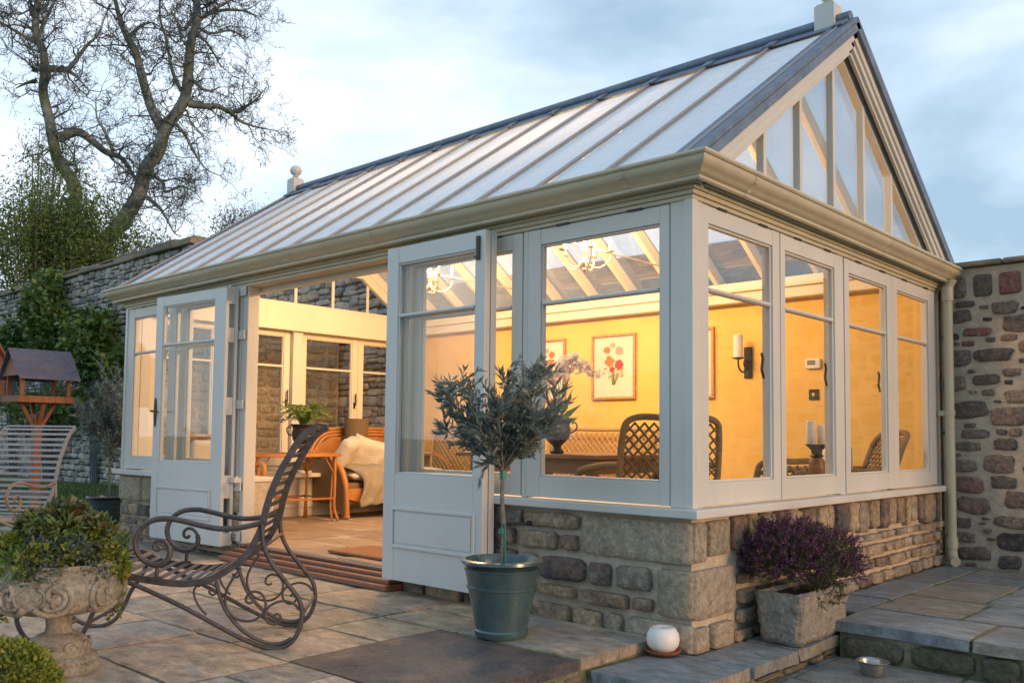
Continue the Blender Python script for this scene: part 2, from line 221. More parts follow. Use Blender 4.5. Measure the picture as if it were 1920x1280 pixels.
# ------------------------------------------------------------------ mesh helpers
class MB:
    def __init__(s, T=None): s.v = []; s.f = []; s.T = T
    def add(s, vs, fs):
        b = len(s.v)
        s.v += [tuple(s.T(*p)) if s.T else tuple(p) for p in vs]
        s.f += [tuple(b+i for i in f) for f in fs]; return s
    def box(s, x0, x1, y0, y1, z0, z1):
        x0, x1 = sorted((x0, x1)); y0, y1 = sorted((y0, y1)); z0, z1 = sorted((z0, z1))
        return s.add([(x0, y0, z0), (x1, y0, z0), (x1, y1, z0), (x0, y1, z0), (x0, y0, z1), (x1, y0, z1), (x1, y1, z1), (x0, y1, z1)],
                     [(0, 3, 2, 1), (4, 5, 6, 7), (0, 1, 5, 4), (1, 2, 6, 5), (2, 3, 7, 6), (3, 0, 4, 7)])
    def bar(s, a, b, w_, h_, upv=(0, 0, 1)):
        a = Vector(a); b = Vector(b); d = (b-a).normalized(); u = Vector(upv)
        sd_ = d.cross(u).normalized(); u = sd_.cross(d).normalized(); vs = []
        for p in (a, b):
            for i, j in ((-1, -1), (1, -1), (1, 1), (-1, 1)): vs.append(p+sd_*(i*w_/2)+u*(j*h_/2))
        return s.add(vs, [(0, 1, 2, 3), (7, 6, 5, 4), (0, 4, 5, 1), (1, 5, 6, 2), (2, 6, 7, 3), (3, 7, 4, 0)])
    def tube(s, pts, r, seg=8, closed=False, cap=True):
        pts = [Vector(p) for p in pts]; n = len(pts)
        rs = r if isinstance(r, (list, tuple)) else [r]*n
        t0 = (pts[1]-pts[0]).normalized(); a = Vector((0, 0, 1)) if abs(t0.z) < 0.9 else Vector((1, 0, 0))
        nv = t0.cross(a).normalized(); vs = []
        for i, p in enumerate(pts):
            if closed: t = (pts[(i+1) % n]-pts[i-1]).normalized()
            else: t = (pts[min(i+1, n-1)]-pts[max(i-1, 0)]).normalized()
            nv = (nv-t*nv.dot(t))
            nv = nv.normalized() if nv.length > 1e-6 else t.orthogonal().normalized()
            bv = t.cross(nv)
            for k in range(seg): an = 2*PI*k/seg; vs.append(p+(nv*math.cos(an)+bv*math.sin(an))*rs[i])
        fs = []
        m = n if closed else n-1
        for i in range(m):
            j = (i+1) % n
            for k in range(seg): k2 = (k+1) % seg; fs.append((i*seg+k, i*seg+k2, j*seg+k2, j*seg+k))
        if cap and not closed: fs.append(tuple(range(seg-1, -1, -1))); fs.append(tuple((n-1)*seg+k for k in range(seg)))
        return s.add(vs, fs)
    def lathe(s, prof, c=(0, 0, 0), seg=28, capb=True, capt=True, sc=(1, 1)):
        vs = []; fs = []; n = len(prof)
        for r, z in prof:
            for k in range(seg): a = 2*PI*k/seg; vs.append((c[0]+r*math.cos(a)*sc[0], c[1]+r*math.sin(a)*sc[1], c[2]+z))
        for i in range(n-1):
            for k in range(seg): k2 = (k+1) % seg; fs.append((i*seg+k, i*seg+k2, (i+1)*seg+k2, (i+1)*seg+k))
        if capb: fs.append(tuple(range(seg-1, -1, -1)))
        if capt: fs.append(tuple((n-1)*seg+k for k in range(seg)))
        return s.add(vs, fs)
    def prism(s, poly, d0, d1, ax=1):
        """extrude a polygon: ax=1 polygon in (x,z) along y; ax=0 polygon in (y,z) along x; ax=2 polygon in (x,y) along z"""
        def P(p, d): return (p[0], d, p[1]) if ax == 1 else (d, p[0], p[1]) if ax == 0 else (p[0], p[1], d)
        n = len(poly)
        vs = [P(p, d0) for p in poly]+[P(p, d1) for p in poly]
        fs = [tuple(range(n)), tuple(range(2*n-1, n-1, -1))]+[(i, i+n, (i+1) % n+n, (i+1) % n) for i in range(n)]
        return s.add(vs, fs)
    def build(s, name, m, parent=None, smooth=False, bevel=0, sub=0, seg=2):
        me = bpy.data.meshes.new(name); me.from_pydata(s.v, [], s.f)
        bm = bmesh.new(); bm.from_mesh(me); bmesh.ops.recalc_face_normals(bm, faces=bm.faces); bm.to_mesh(me); bm.free()
        me.materials.append(M[m] if isinstance(m, str) else m)
        o = bpy.data.objects.new(name, me); COL.objects.link(o)
        if parent: o.parent = parent
        if smooth:
            me.shade_smooth()
            if smooth == 'auto': me.set_sharp_from_angle(angle=R(40))
        if bevel:
            b = o.modifiers.new('bevel', 'BEVEL'); b.width = bevel; b.segments = seg; b.limit_method = 'ANGLE'; b.angle_limit = R(40)
        if sub: q = o.modifiers.new('sub', 'SUBSURF'); q.levels = q.render_levels = sub
        return o

def tag(o, label=None, cat=None, group=None, kind=None):
    for k, v in (('label', label), ('category', cat), ('group', group), ('kind', kind)):
        if v: o[k] = v
    return o
def thing(name, label, cat, loc=(0, 0, 0), rz=0, group=None):
    o = bpy.data.objects.new(name, None); COL.objects.link(o); o.location = loc; o.rotation_euler = (0, 0, rz); o.empty_display_size = 0.1
    return tag(o, label, cat, group)
def copy_tree(o, parent=None):
    c = o.copy(); COL.objects.link(c)
    if parent: c.parent = parent
    for ch in list(o.children): copy_tree(ch, c)
    return c
def struct(o): o['kind'] = 'structure'; return o

def np_mesh(name, verts, faces, m, parent=None, smooth=False):
    """faces: (n,4) int array"""
    me = bpy.data.meshes.new(name); nv = len(verts); nf, k = faces.shape
    me.vertices.add(nv); me.vertices.foreach_set('co', np.asarray(verts, dtype=np.float32).ravel())
    me.loops.add(nf*k); me.loops.foreach_set('vertex_index', faces.astype(np.int32).ravel())
    me.polygons.add(nf); me.polygons.foreach_set('loop_start', np.arange(0, nf*k, k, dtype=np.int32))
    me.polygons.foreach_set('loop_total', np.full(nf, k, dtype=np.int32))
    me.update(calc_edges=True); me.materials.append(M[m] if isinstance(m, str) else m)
    if smooth: me.shade_smooth()
    o = bpy.data.objects.new(name, me); COL.objects.link(o)
    if parent: o.parent = parent
    return o
def leaves(name, P, D, L, W, m, parent=None, fold=0.25, rs=RS):
    """diamond leaves at points P, axis D, length L, width W (arrays or scalars)."""
    P = np.asarray(P, float); D = np.asarray(D, float); n = len(P)
    D = D/np.maximum(np.linalg.norm(D, axis=1, keepdims=True), 1e-6)
    L = np.broadcast_to(L, (n,))*(0.7+0.6*rs.rand(n)); W = np.broadcast_to(W, (n,))*(0.7+0.6*rs.rand(n))
    q = rs.randn(n, 3); Sd = np.cross(D, q); Sd /= np.maximum(np.linalg.norm(Sd, axis=1, keepdims=True), 1e-6); Nn = np.cross(Sd, D)
    L = L[:, None]; W = W[:, None]
    m1 = P+D*L*0.45
    v = np.stack([P, m1+Sd*W*0.5+Nn*W*fold, P+D*L, m1-Sd*W*0.5+Nn*W*fold], 1).reshape(-1, 3)
    return np_mesh(name, v, np.arange(4*n).reshape(n, 4), m, parent)
def blob_pts(n, c, r, rs=RS, shell=0.5, zmin=-1):
    """points in an ellipsoid, denser to the surface"""
    out_ = []
    while len(out_) < n:
        d = rs.randn(3); d /= np.linalg.norm(d)
        if d[2] < zmin: continue
        rr = (shell+(1-shell)*rs.rand()**0.6); out_.append((d*rr, d))
    p = np.array([o[0] for o in out_])*np.array(r)+np.array(c); return p, np.array([o[1] for o in out_])
def spline(pts, n=6, closed=False):
    P = [Vector(p) for p in pts]; m = len(P); res = []
    rng = m if closed else m-1
    for i in range(rng):
        if closed: a, b, c, d = P[i-1], P[i], P[(i+1) % m], P[(i+2) % m]
        else: a, b, c, d = P[max(i-1, 0)], P[i], P[i+1], P[min(i+2, m-1)]
        for k in range(n):
            t = k/n; res.append(0.5*((2*b)+(c-a)*t+(2*a-5*b+4*c-d)*t*t+(-a+3*b-3*c+d)*t**3))
    if not closed: res.append(P[-1])
    return res
def grow(mb_list, start, d, length, r, lvl, rng, kids=(5, 5, 4), wig=0.35, upb=0.15, seg=(6, 5, 4, 3), out_leaf=None, shrink=0.45):
    """recursive gnarly branch -> tubes in mb_list[level]"""
    n = max(3, int(5-lvl*0.7)); p = Vector(start); d = Vector(d).normalized(); pts = [p.copy()]
    for i in range(n):
        d = (d+Vector((rng.gauss(0, wig), rng.gauss(0, wig), rng.gauss(0, wig)+upb))).normalized()
        p = p+d*(length/n); pts.append(p.copy())
    rs_ = [max(r*(1-0.75*i/n), 0.0055 if lvl > 1 else .004) for i in range(n+1)]
    mb_list[min(lvl, len(mb_list)-1)].tube(pts, rs_, seg[min(lvl, len(seg)-1)], cap=False)
    if lvl < len(kids):
        for k in range(kids[lvl]):
            t = 0.2+0.8*(k+rng.random())/kids[lvl]; i = min(int(t*n), n-1); f = t*n-i
            q = pts[i].lerp(pts[min(i+1, n)], min(f, 1)); dd = (pts[min(i+1, n)]-pts[i]).normalized()
            side = Vector((rng.gauss(0, 1), rng.gauss(0, 1), rng.gauss(0, 1)+0.2)).normalized()
            grow(mb_list, q, dd*0.55+side*0.9, length*shrink*(0.7+0.6*rng.random()), r*0.5, lvl+1, rng, kids, wig, upb, seg, out_leaf, shrink)
    elif out_leaf is not None: out_leaf += [(tuple(a), tuple(d)) for a in pts[1:]]

# ------------------------------------------------------------------ stones and slabs
def stone_fill(T, rects, rng, d=0.03, n=12, round_=0.35, mb=None, jit=0.06, irregular=0.0):
    """rects: (u0,u1,z0,z1) -> domed stones standing proud of plane w=0, each its own island"""
    mb = mb or MB(T)
    for (a, b, c, e_) in rects:
        cu, cz, hu, hz = (a+b)/2, (c+e_)/2, (b-a)/2, (e_-c)/2
        outl = []; ex = min(12, 1.5/round_+0.5)
        sk = rng.uniform(-irregular, irregular)
        for k in range(n):
            t = 2*PI*(k+0.5)/n; ct, st = math.cos(t), math.sin(t)
            x = math.copysign(abs(ct)**(2/ex), ct); y = math.copysign(abs(st)**(2/ex), st)
            j = 1+rng.uniform(-jit, jit)
            outl.append((x*hu*j, y*hz*(1+rng.uniform(-jit, jit))+sk*x*hz))
        dd = d*rng.uniform(0.6, 1.25); vs = []; fs = []
        rings = ((1.0, -0.012), (0.985, dd*0.55), (0.93, dd*0.92), (0.58, dd+rng.uniform(-.15, .15)*d))
        for s_, w_ in rings:
            for (x, y) in outl: vs.append((cu+x*s_, w_+rng.uniform(-.2, .14)*d*(w_ > 0), cz+y*s_))
        vs.append((cu, dd*1.02, cz)); L = len(rings)
        for i in range(L-1):
            for k in range(n): k2 = (k+1) % n; fs.append((i*n+k, i*n+k2, (i+1)*n+k2, (i+1)*n+k))
        for k in range(n): fs.append(((L-1)*n+k, (L-1)*n+(k+1) % n, L*n))
        mb.add(vs, fs)
    return mb
def courses(u0, u1, z0, z1, rng, hmin=0.09, hmax=0.17, wmin=0.12, wmax=0.36, gap=0.02, split=0.08):
    hs = []; z = z0
    while z < z1-1e-6:
        h = rng.uniform(hmin, hmax)
        if z+h > z1-hmin*0.6: h = z1-z
        hs.append((z, z+h)); z += h
    res = []
    for (a, b) in hs:
        u = u0
        while u < u1-1e-6:
            w_ = rng.uniform(wmin, wmax)
            if u+w_ > u1-wmin*0.7: w_ = u1-u
            g = gap*rng.uniform(.5, 1.1)
            if (b-a) > hmax*0.7 and rng.random() < split:
                m_ = a+(b-a)*rng.uniform(.4, .6); res.append((u+g, u+w_-g, a+g*.7, m_-g*.5)); res.append((u+g, u+w_-g, m_+g*.5, b-g*.7))
            else: res.append((u+g, u+w_-g, a+g*.7+rng.uniform(0, .008), b-g*.7-rng.uniform(0, .008)))
            u += w_
    return res
def split_rects(x0, x1, y0, y1, rng, smin=0.35, smax=0.85):
    W_, H_ = x1-x0, y1-y0
    if W_ <= smax and H_ <= smax*0.8 and (max(W_, H_) < smax*1.01): return [(x0, x1, y0, y1)]
    if W_ > H_*0.9 and W_ > smin*1.6:
        c = x0+W_*rng.uniform(.35, .65); return split_rects(x0, c, y0, y1, rng, smin, smax)+split_rects(c, x1, y0, y1, rng, smin, smax)
    if H_ > smin*1.4:
        c = y0+H_*rng.uniform(.35, .65); return split_rects(x0, x1, y0, c, rng, smin, smax)+split_rects(x0, x1, c, y1, rng, smin, smax)
    return [(x0, x1, y0, y1)]
def slabs(name, rects, z, m, rng, th=0.05, gap=0.008, parent=None, rough=0.006):
    mb = MB()
    for (a, b, c, d) in rects:
        g = gap; dz = rng.uniform(-0.003, 0.003); a, b, c, d = a+g, b-g, c+g, d-g
        nx = max(1, int((b-a)/.13)); ny = max(1, int((d-c)/.13)); vs = []; fs = []
        for j in range(ny+1):
            for i in range(nx+1):
                x = a+(b-a)*i/nx; y = c+(d-c)*j/ny; edge = i in (0, nx) or j in (0, ny)
                q = noise.noise(Vector((x*3.1, y*3.1, z*5)))*0.004
                ex = rng.uniform(-rough, rough*.3) if edge else 0
                x2 = x+(ex if i == nx else -ex if i == 0 else 0); y2 = y+(ex if j == ny else -ex if j == 0 else 0)
                vs.append((x2, y2, z+dz+q-(0.006 if edge else 0)))
        for j in range(ny):
            for i in range(nx): k = j*(nx+1)+i; fs.append((k, k+1, k+nx+2, k+nx+1))
        ring = [i for i in range(nx+1)]+[(j)*(nx+1)+nx for j in range(1, ny+1)]+[ny*(nx+1)+i for i in range(nx-1, -1, -1)]+[j*(nx+1) for j in range(ny-1, 0, -1)]
        b0 = len(vs); n = len(ring)
        for k in ring: vx = vs[k]; vs.append((vx[0]+rng.uniform(-rough, rough)*.6, vx[1]+rng.uniform(-rough, rough)*.6, z-th))
        for k in range(n): fs.append((ring[k], b0+k, b0+(k+1) % n, ring[(k+1) % n]))
        mb.add(vs, fs)
    return mb.build(name, m, parent, smooth='auto')
FR = lambda u, w_, z: (u, -w_, z)            # front face: u = x, outward = -Y
RT = lambda u, w_, z: (w_, u, z)             # right face: u = y, outward = +X
FE = lambda u, w_, z: (-6.06-w_, u, z)       # far end: u = y, outward = -X
WL = 3.62; LX = -6.06
ZF = 0.15                                    # floor inside
#PART2
# ------------------------------------------------------------------ ground, patio, terrace
rng = random.Random(11)
g = MB(); g.add([(-400, -400, -.32), (400, -400, -.32), (400, 400, -.32), (-400, 400, -.32)], [(0, 1, 2, 3)]); struct(g.build('ground', 'grass'))
g = MB(); g.box(-60, -7.7, -40, 3.6, -.31, .03); struct(g.build('lawn', 'grass'))
g = MB(); g.box(-7.68, -.185, -6.5, 3.6, -.31, .0395); g.box(-.19, .29, -.56, 1.14, -.31, -.0115); g.box(0, .31, 1.15, 3.6, -.31, .0685); g.box(.32, 5.0, .9, 3.6, -.31, .0675); g.box(-.19, 5, -6.5, .89, -.31, -.1115)
struct(g.build('paving_bed', 'dirt'))
rects = []
for r_ in split_rects(-7.7, -2.9, -6.5, -.02, rng, .5, 1.05): rects.append(r_)
for r_ in split_rects(-2.9, -.17, -6.5, -1.5, rng, .5, 1.0)+split_rects(-2.9, -1.05, -1.5, -.62, rng, .5, 1.0): rects.append(r_)
rects += [(-.95, -.17, -.62, -.02), (-1.5, -.95, -.62, -.3), (-1.5, -.95, -.3, -.02), (-2.3, -1.5, -.62, -.02), (-2.9, -2.3, -.62, -.02)]
rects += split_rects(-7.7, -6.1, -.02, 3.55, rng, .5, 1.0)
struct(slabs('patio', rects, .05, 'slab', rng))
struct(slabs('patio_corner_slab', [(-1.05, -.17, -1.5, -.62)], .051, 'dampslab', rng))
struct(slabs('stone_ledge', [(-.16, .32, -.58, -.02), (0.02, .33, -.02, .42), (.02, .33, .42, 1.17)], 0.0, 'blueslab', rng, th=.06, rough=.014))
struct(slabs('lower_terrace', [r_ for r_ in split_rects(-.15, 5, -6.4, .88, rng, .5, 1.0)], -.10, 'blueslab', rng))
tr_ = [(.30, .95, .86, 1.35), (.95, 1.75, .86, 1.22), (1.75, 2.6, .86, 1.3), (2.6, 3.4, .86, 1.6)]+split_rects(.30, 3.4, 1.35, 3.58, rng, .4, .85)
tr_[1] = (.95, 1.75, .86, 1.35); tr_[2] = (1.75, 2.6, .86, 1.35); tr_[3] = (2.6, 3.4, .86, 1.35)
tr_ += [(.03, .30, 1.16, 1.7), (.03, .30, 1.7, 2.5), (.03, .30, 2.5, 3.55)]
struct(slabs('upper_terrace', tr_, .08, 'blueslab', rng, th=.06, rough=.016))
for nm, T, rr in (('terrace_riser', lambda u, w_, z: (u, .885-w_, z), courses(.32, 3.6, -.115, .02, rng, .12, .15, .18, .4)),
                  ('ledge_riser', lambda u, w_, z: (.30+w_, u, z), courses(-.55, .88, -.115, -.055, rng, .05, .06, .12, .3)),
                  ('patio_riser', lambda u, w_, z: (-.185+w_, u, z), courses(-6.4, -.6, -.112, 0.0, rng, .1, .12, .2, .4))):
    struct(stone_fill(T, rr, rng, .016).build(nm, 'riser', smooth=True))
# grass blades along the lawn edge
n = 9000; P = np.stack([-7.75-RS.rand(n)**1.3*7, -3.5+7.0*RS.rand(n), np.full(n, .03)], 1); D = RS.randn(n, 3)*.35+np.array([0, 0, 1.0])
tag(leaves('grass', P, D, .11, .012, 'grassblade'), 'short green grass beyond the patio below the stone wall', 'grass', kind='stuff')

# ------------------------------------------------------------------ conservatory
CV = thing('conservatory', 'cream timber conservatory with pitched glass roof and open doors, lit warm inside', 'conservatory', (0, 0, 0))
# plinth
def plinth():
    r_ = random.Random(5)
    def fin(boxes, rub, quo):
        m = MB()
        for b_ in boxes: m.box(*b_)
        o = m.build('plinth_wall', 'mortar', CV)
        for lst, nm, mt, dd, nn, ro, ji in ((rub, 'rubble_stones', 'stone', .028, 16, .26, .075), (quo, 'quoin_stones', 'quoin', .02, 18, .05, .015)):
            tot = MB()
            for T, rects in lst: q = stone_fill(T, rects, r_, dd, nn, ro, jit=ji); tot.add(q.v, q.f)
            if tot.v: tot.build(nm, mt, o, smooth=True)
    sh = lambda l_: [(a+.010, b-.004, c+.010, d-.012) for a, b, c, d in l_]
    body = courses(-2.06, -.67, .39, .612, r_, .08, .13, .14, .34, .021)+courses(-2.06, -.21, .14, .385, r_, .09, .14, .14, .34, .021)+courses(-2.06, -.39, -.02, .135, r_, .10, .16, .16, .34, .02)
    b2 = []; u = .36
    while u < 3.5:
        w_ = r_.uniform(.09, .2); b2.append((u+.013, min(u+w_, 3.58)-.013, .42+r_.uniform(-.02, .03), .612)); u += w_
    b2 += courses(.42, 3.58, .06, .41, r_, .08, .14, .11, .34, .019)+courses(.38, 1.2, -.02, .06, r_, .08, .1, .14, .3, .016)
    fin([(-2.06, -.02, .02, .28, -.1, .622), (-.28, -.02, .279, 3.6, -.1, .6215)], [(FR, body), (RT, b2)],
        [(FR, sh([(-.66, .008, .39, .612), (-.20, .008, .14, .385), (-.38, .008, -.02, .135)])), (RT, sh([(-.008, .11, .40, .612), (.125, .34, .42, .612), (-.008, .40, .13, .385), (-.008, .14, -.02, .12), (.16, .36, -.02, .12)]))])
    fin([(-6.04, -3.99, .02, .28, -.1, .622), (-6.04, -5.80, .279, 3.6, -.1, .6215)], [(FR, courses(-6.02, -3.99, -.02, .38, r_, .08, .14, .12, .3, .018)), (FE, courses(0, 3.6, -.02, .61, r_, .08, .14, .12, .3, .016))],
        [(FR, [(-6.05, -5.62, .39, .61), (-5.60, -5.2, .39, .61), (-5.18, -4.8, .39, .61), (-4.78, -4.4, .39, .61), (-4.38, -4.0, .39, .61)])])
    m = MB(); m.box(-2.055, -.284, .284, .30, ZF, .622); m.box(-.30, -.284, .2995, 3.6, ZF, .621); m.build('inner_dado', 'inner', CV, bevel=.003)
    m = MB(); m.box(-5.79, -3.99, .284, .30, ZF, .622); m.box(-5.798, -5.78, .2995, 3.6, ZF, .621)
    for a, b in ((.4, 1.2), (1.3, 2.1), (2.2, 3.0)): m.box(-5.7805, -5.768, a, b, .24, .54)
    m.build('inner_dado', 'inner', CV, bevel=.003)
plinth()
m = MB()
m.add([(-2.06, -.06, z) for z in (.622, .664)]+[(.06, -.06, z) for z in (.622, .664)]+[(.06, 3.62, z) for z in (.622, .664)]+[(-.02, 3.62, z) for z in (.622, .664)]+[(-.02, .02, z) for z in (.622, .664)]+[(-2.06, .02, z) for z in (.622, .664)],
      [(0, 2, 4, 6, 8, 10), (1, 11, 9, 7, 5, 3)]+[(2*i, 2*i+1, (2*i+3) % 12, (2*i+2) % 12) for i in range(6)])
m.build('sill', 'paint', CV, bevel=.006)
m = MB(); m.box(-6.12, -3.97, -.06, .02, .622, .664); m.box(-6.12, -6.04, .0195, 3.62, .6225, .6635); m.build('sill', 'paint', CV, bevel=.006)
m = MB(); m.box(-2.05, -.1, .10, .34, .625, .656); m.box(-.36, -.1, .339, 3.6, .6245, .6555); m.build('inner_sill', 'inner', CV, bevel=.004)
m = MB(); m.box(-6.0, -3.98, .10, .34, .625, .656); m.build('inner_sill', 'inner', CV, bevel=.004)
m = MB(); m.box(-5.96, -5.62, .342, 3.6, .56, .60); m.build('window_bench', 'inner', CV, bevel=.004)
# posts and beams
def post(u0, u1, T, name='post', w0=-.105, w1=-.006, z0=.664, z1=2.15):
    return MB(T).box(u0, u1, w0, w1, z0, z1).build(name, 'paint', CV, bevel=.004)
cp = MB(); cp.box(-.127, -.004, .004, .105, .664, 2.16); cp.box(-.045, .004, -.004, .046, .664, 2.16); cp.build('corner_post', 'paint', CV, bevel=.004)
cp = MB(); cp.box(-6.056, -5.96, .004, .105, .664, 2.16); cp.box(-6.064, -6.02, -.004, .045, .664, 2.16); cp.build('corner_post', 'paint', CV, bevel=.004)
post(-1.088, -1.052, FR); post(-2.10, -2.02, FR, z0=.16); post(-4.03, -3.95, FR, z0=.16); post(-5.02, -4.985, FR)
post(1.722, 1.795, RT); post(3.505, 3.60, RT, 'corner_post'); post(.905, .925, RT, z0=.67)
for a, b in ((.105, .2), (1.76, 1.88), (3.4, 3.6)): post(a, b, FE)
m = MB()   # head beam
for z0, z1, o_ in ((2.14, 2.162, .006), (2.162, 2.185, .018), (2.185, 2.207, .030), (2.207, 2.262, .042)):
    m.box(-6.06-o_, o_, -o_, .10, z0+.001, z1); m.box(-.10, o_, .101, 3.6, z0+.001, z1); m.box(-6.06-o_, -5.96, .101, 3.6, z0+.001, z1)
m.build('eaves_beam', 'gutter', CV, bevel=.004)
m = MB(); m.box(-5.95, -.11, .11, .16, 2.10, 2.26); m.box(-.16, -.11, .161, 3.5, 2.10, 2.26); m.box(-5.95, -5.90, .161, 3.5, 2.10, 2.40)
m.box(-5.9, -.17, 3.50, 3.615, 2.21, 2.36); m.box(-5.9, -.17, 3.47, 3.499, 2.30, 2.385); m.build('inner_cornice', 'inner', CV, bevel=.006)

# gutter: ogee profile swept round the eaves
prof = [(.030, 2.264), (.066, 2.222), (.070, 2.206), (.084, 2.202), (.094, 2.208), (.094, 2.222), (.104, 2.226), (.112, 2.240), (.128, 2.254), (.146, 2.264), (.156, 2.282), (.157, 2.296), (.166, 2.298), (.172, 2.306), (.170, 2.318), (.158, 2.320), (.150, 2.308), (.10, 2.285), (.030, 2.283)]
path = [((LX, 3.66), (-1, 0)), ((LX, 0), (-1, -1)), ((0, 0), (1, -1)), ((0, 3.66), (1, 0))]
vs = []; fs = []; n = len(prof)
for (c, d) in path:
    for w_, z in prof: vs.append((c[0]+d[0]*w_, c[1]+d[1]*w_, z))
for i in range(3):
    for k in range(n): k2 = (k+1) % n; fs.append((i*n+k, i*n+k2, (i+1)*n+k2, (i+1)*n+k))
fs += [tuple(range(n)), tuple(range(4*n-1, 3*n-1, -1))]
gt = MB().add(vs, fs).build('gutter', 'gutter', CV, smooth='auto')
def ring_at(x=None, y=None):
    m = MB()
    g_ = [(w_+.0025, z) for w_, z in prof[3:14]]
    if x is not None: m.add([(xx, -w_, z) for xx in (x, x+.035) for w_, z in g_], [(i, i+1, i+12, i+11) for i in range(10)])
    else: m.add([(w_, yy, z) for yy in (y, y+.035) for w_, z in g_], [(i, i+1, i+12, i+11) for i in range(10)])
    m.build('gutter_joint', 'gutter', gt)
for x in (-.33, -2.3, -4.2): ring_at(x=x)
for y in (.34, 2.2): ring_at(y=y)
# downpipe
m = MB(); X, Y = .085, 3.54
m.tube([(X+.04, Y, 2.23), (X, Y, 2.16), (X, Y, 2.1), (X, Y, .22)], .034, 14); 
m.tube([(X, Y, 2.06), (X, Y, 2.17)], .042, 14); m.tube([(X, Y, .20), (X, Y, .28)], .042, 14)
m.tube([(X, Y, .24), (X, Y, .17), (X+.02, Y-.04, .125), (X+.05, Y-.09, .11)], .036, 14)
dp = m.build('downpipe', 'gutter', CV, smooth='auto')
m = MB(); m.tube([(X, Y, 1.19), (X, Y, 1.23)], .039, 14); m.box(X-.08, X-.02, Y-.02, Y+.02, 1.19, 1.23); m.build('bracket', 'gutter', dp)

# casement windows
def casement(T, u0, u1, z0=.672, z1=2.137, gu=None, gz=(.782, 2.05), bar=1.725, hinges=True, handle=None, pm='paint', name='window', inner=False):
    g0, g1 = gu or (u0+.085, u1-.085); t0, t1 = -.052, .0
    m = MB(T)
    m.box(u0, g0, t0, t1, z0, z1); m.box(g1, u1, t0, t1, z0, z1); m.box(g0+.0005, g1-.0005, t0+.001, t1-.001, gz[1], z1-.001); m.box(g0+.0005, g1-.0005, t0+.001, t1-.001, z0+.001, gz[0])
    b = .012; q0, q1 = gz    # glazing bead stepping in
    for x0, x1, a, c in ((g0, g0+b, q0, q1), (g1-b, g1, q0, q1), (g0+b, g1-b, q1-b, q1), (g0+b, g1-b, q0, q0+b)): m.box(x0, x1, -.040, -.012, a+.0004, c-.0004)
    o = m.build(name, pm, CV, bevel=.003)
    MB(T).box(g0+.001, g1-.001, -.029, -.023, q0+.001, q1-.001).build('pane', 'glass', o)
    m = MB(T); m.box(g0+b, g1-b, -.046, -.008, bar-.011, bar+.011); m.box(g0+b, g1-b, -.016, -.002, bar-.007, bar+.007); m.build('glazing_bar', pm, o, bevel=.003)
    if hinges:
        for h in (.27, .78):
            c = u0+(u1-u0)*h; MB(T).box(c-.045, c+.045, -.01, .006, z1-.004, z1+.008).build('hinge', 'black', o)
    if handle is not None:
        hx = handle; m = MB(T); m.tube([(hx, -.056, 1.33), (hx, -.075, 1.335), (hx, -.085, 1.38), (hx, -.078, 1.44), (hx, -.085, 1.47)], .008, 8); m.box(hx-.012, hx+.012, -.06, -.052, 1.30, 1.37)
        m.build('handle', 'black', o)
    return o
casement(FR, -1.048, -.130, gu=(-.957, -.184), handle=-1.0)
casement(FR, -2.016, -1.092, gu=(-1.94, -1.168))
casement(FR, -4.98, -4.034, gu=(-4.89, -4.12))
casement(FR, -5.955, -5.024, gu=(-5.89, -5.11))
for a, b, g_, h in ((.050, .905, (.15, .83), .86), (.925, 1.718, (.98, 1.65), 1.69), (1.80, 2.612, (1.87, 2.52), 2.57), (2.616, 3.50, (2.71, 3.36), 2.66)):
    casement(RT, a, b, gu=g_, handle=h)
for a, b in ((.205, .93), (.935, 1.755), (1.885, 2.66), (2.665, 3.395)): casement(FE, a, b, gu=(a+.075, b-.075), hinges=False, pm='inner', handle=b-.04)

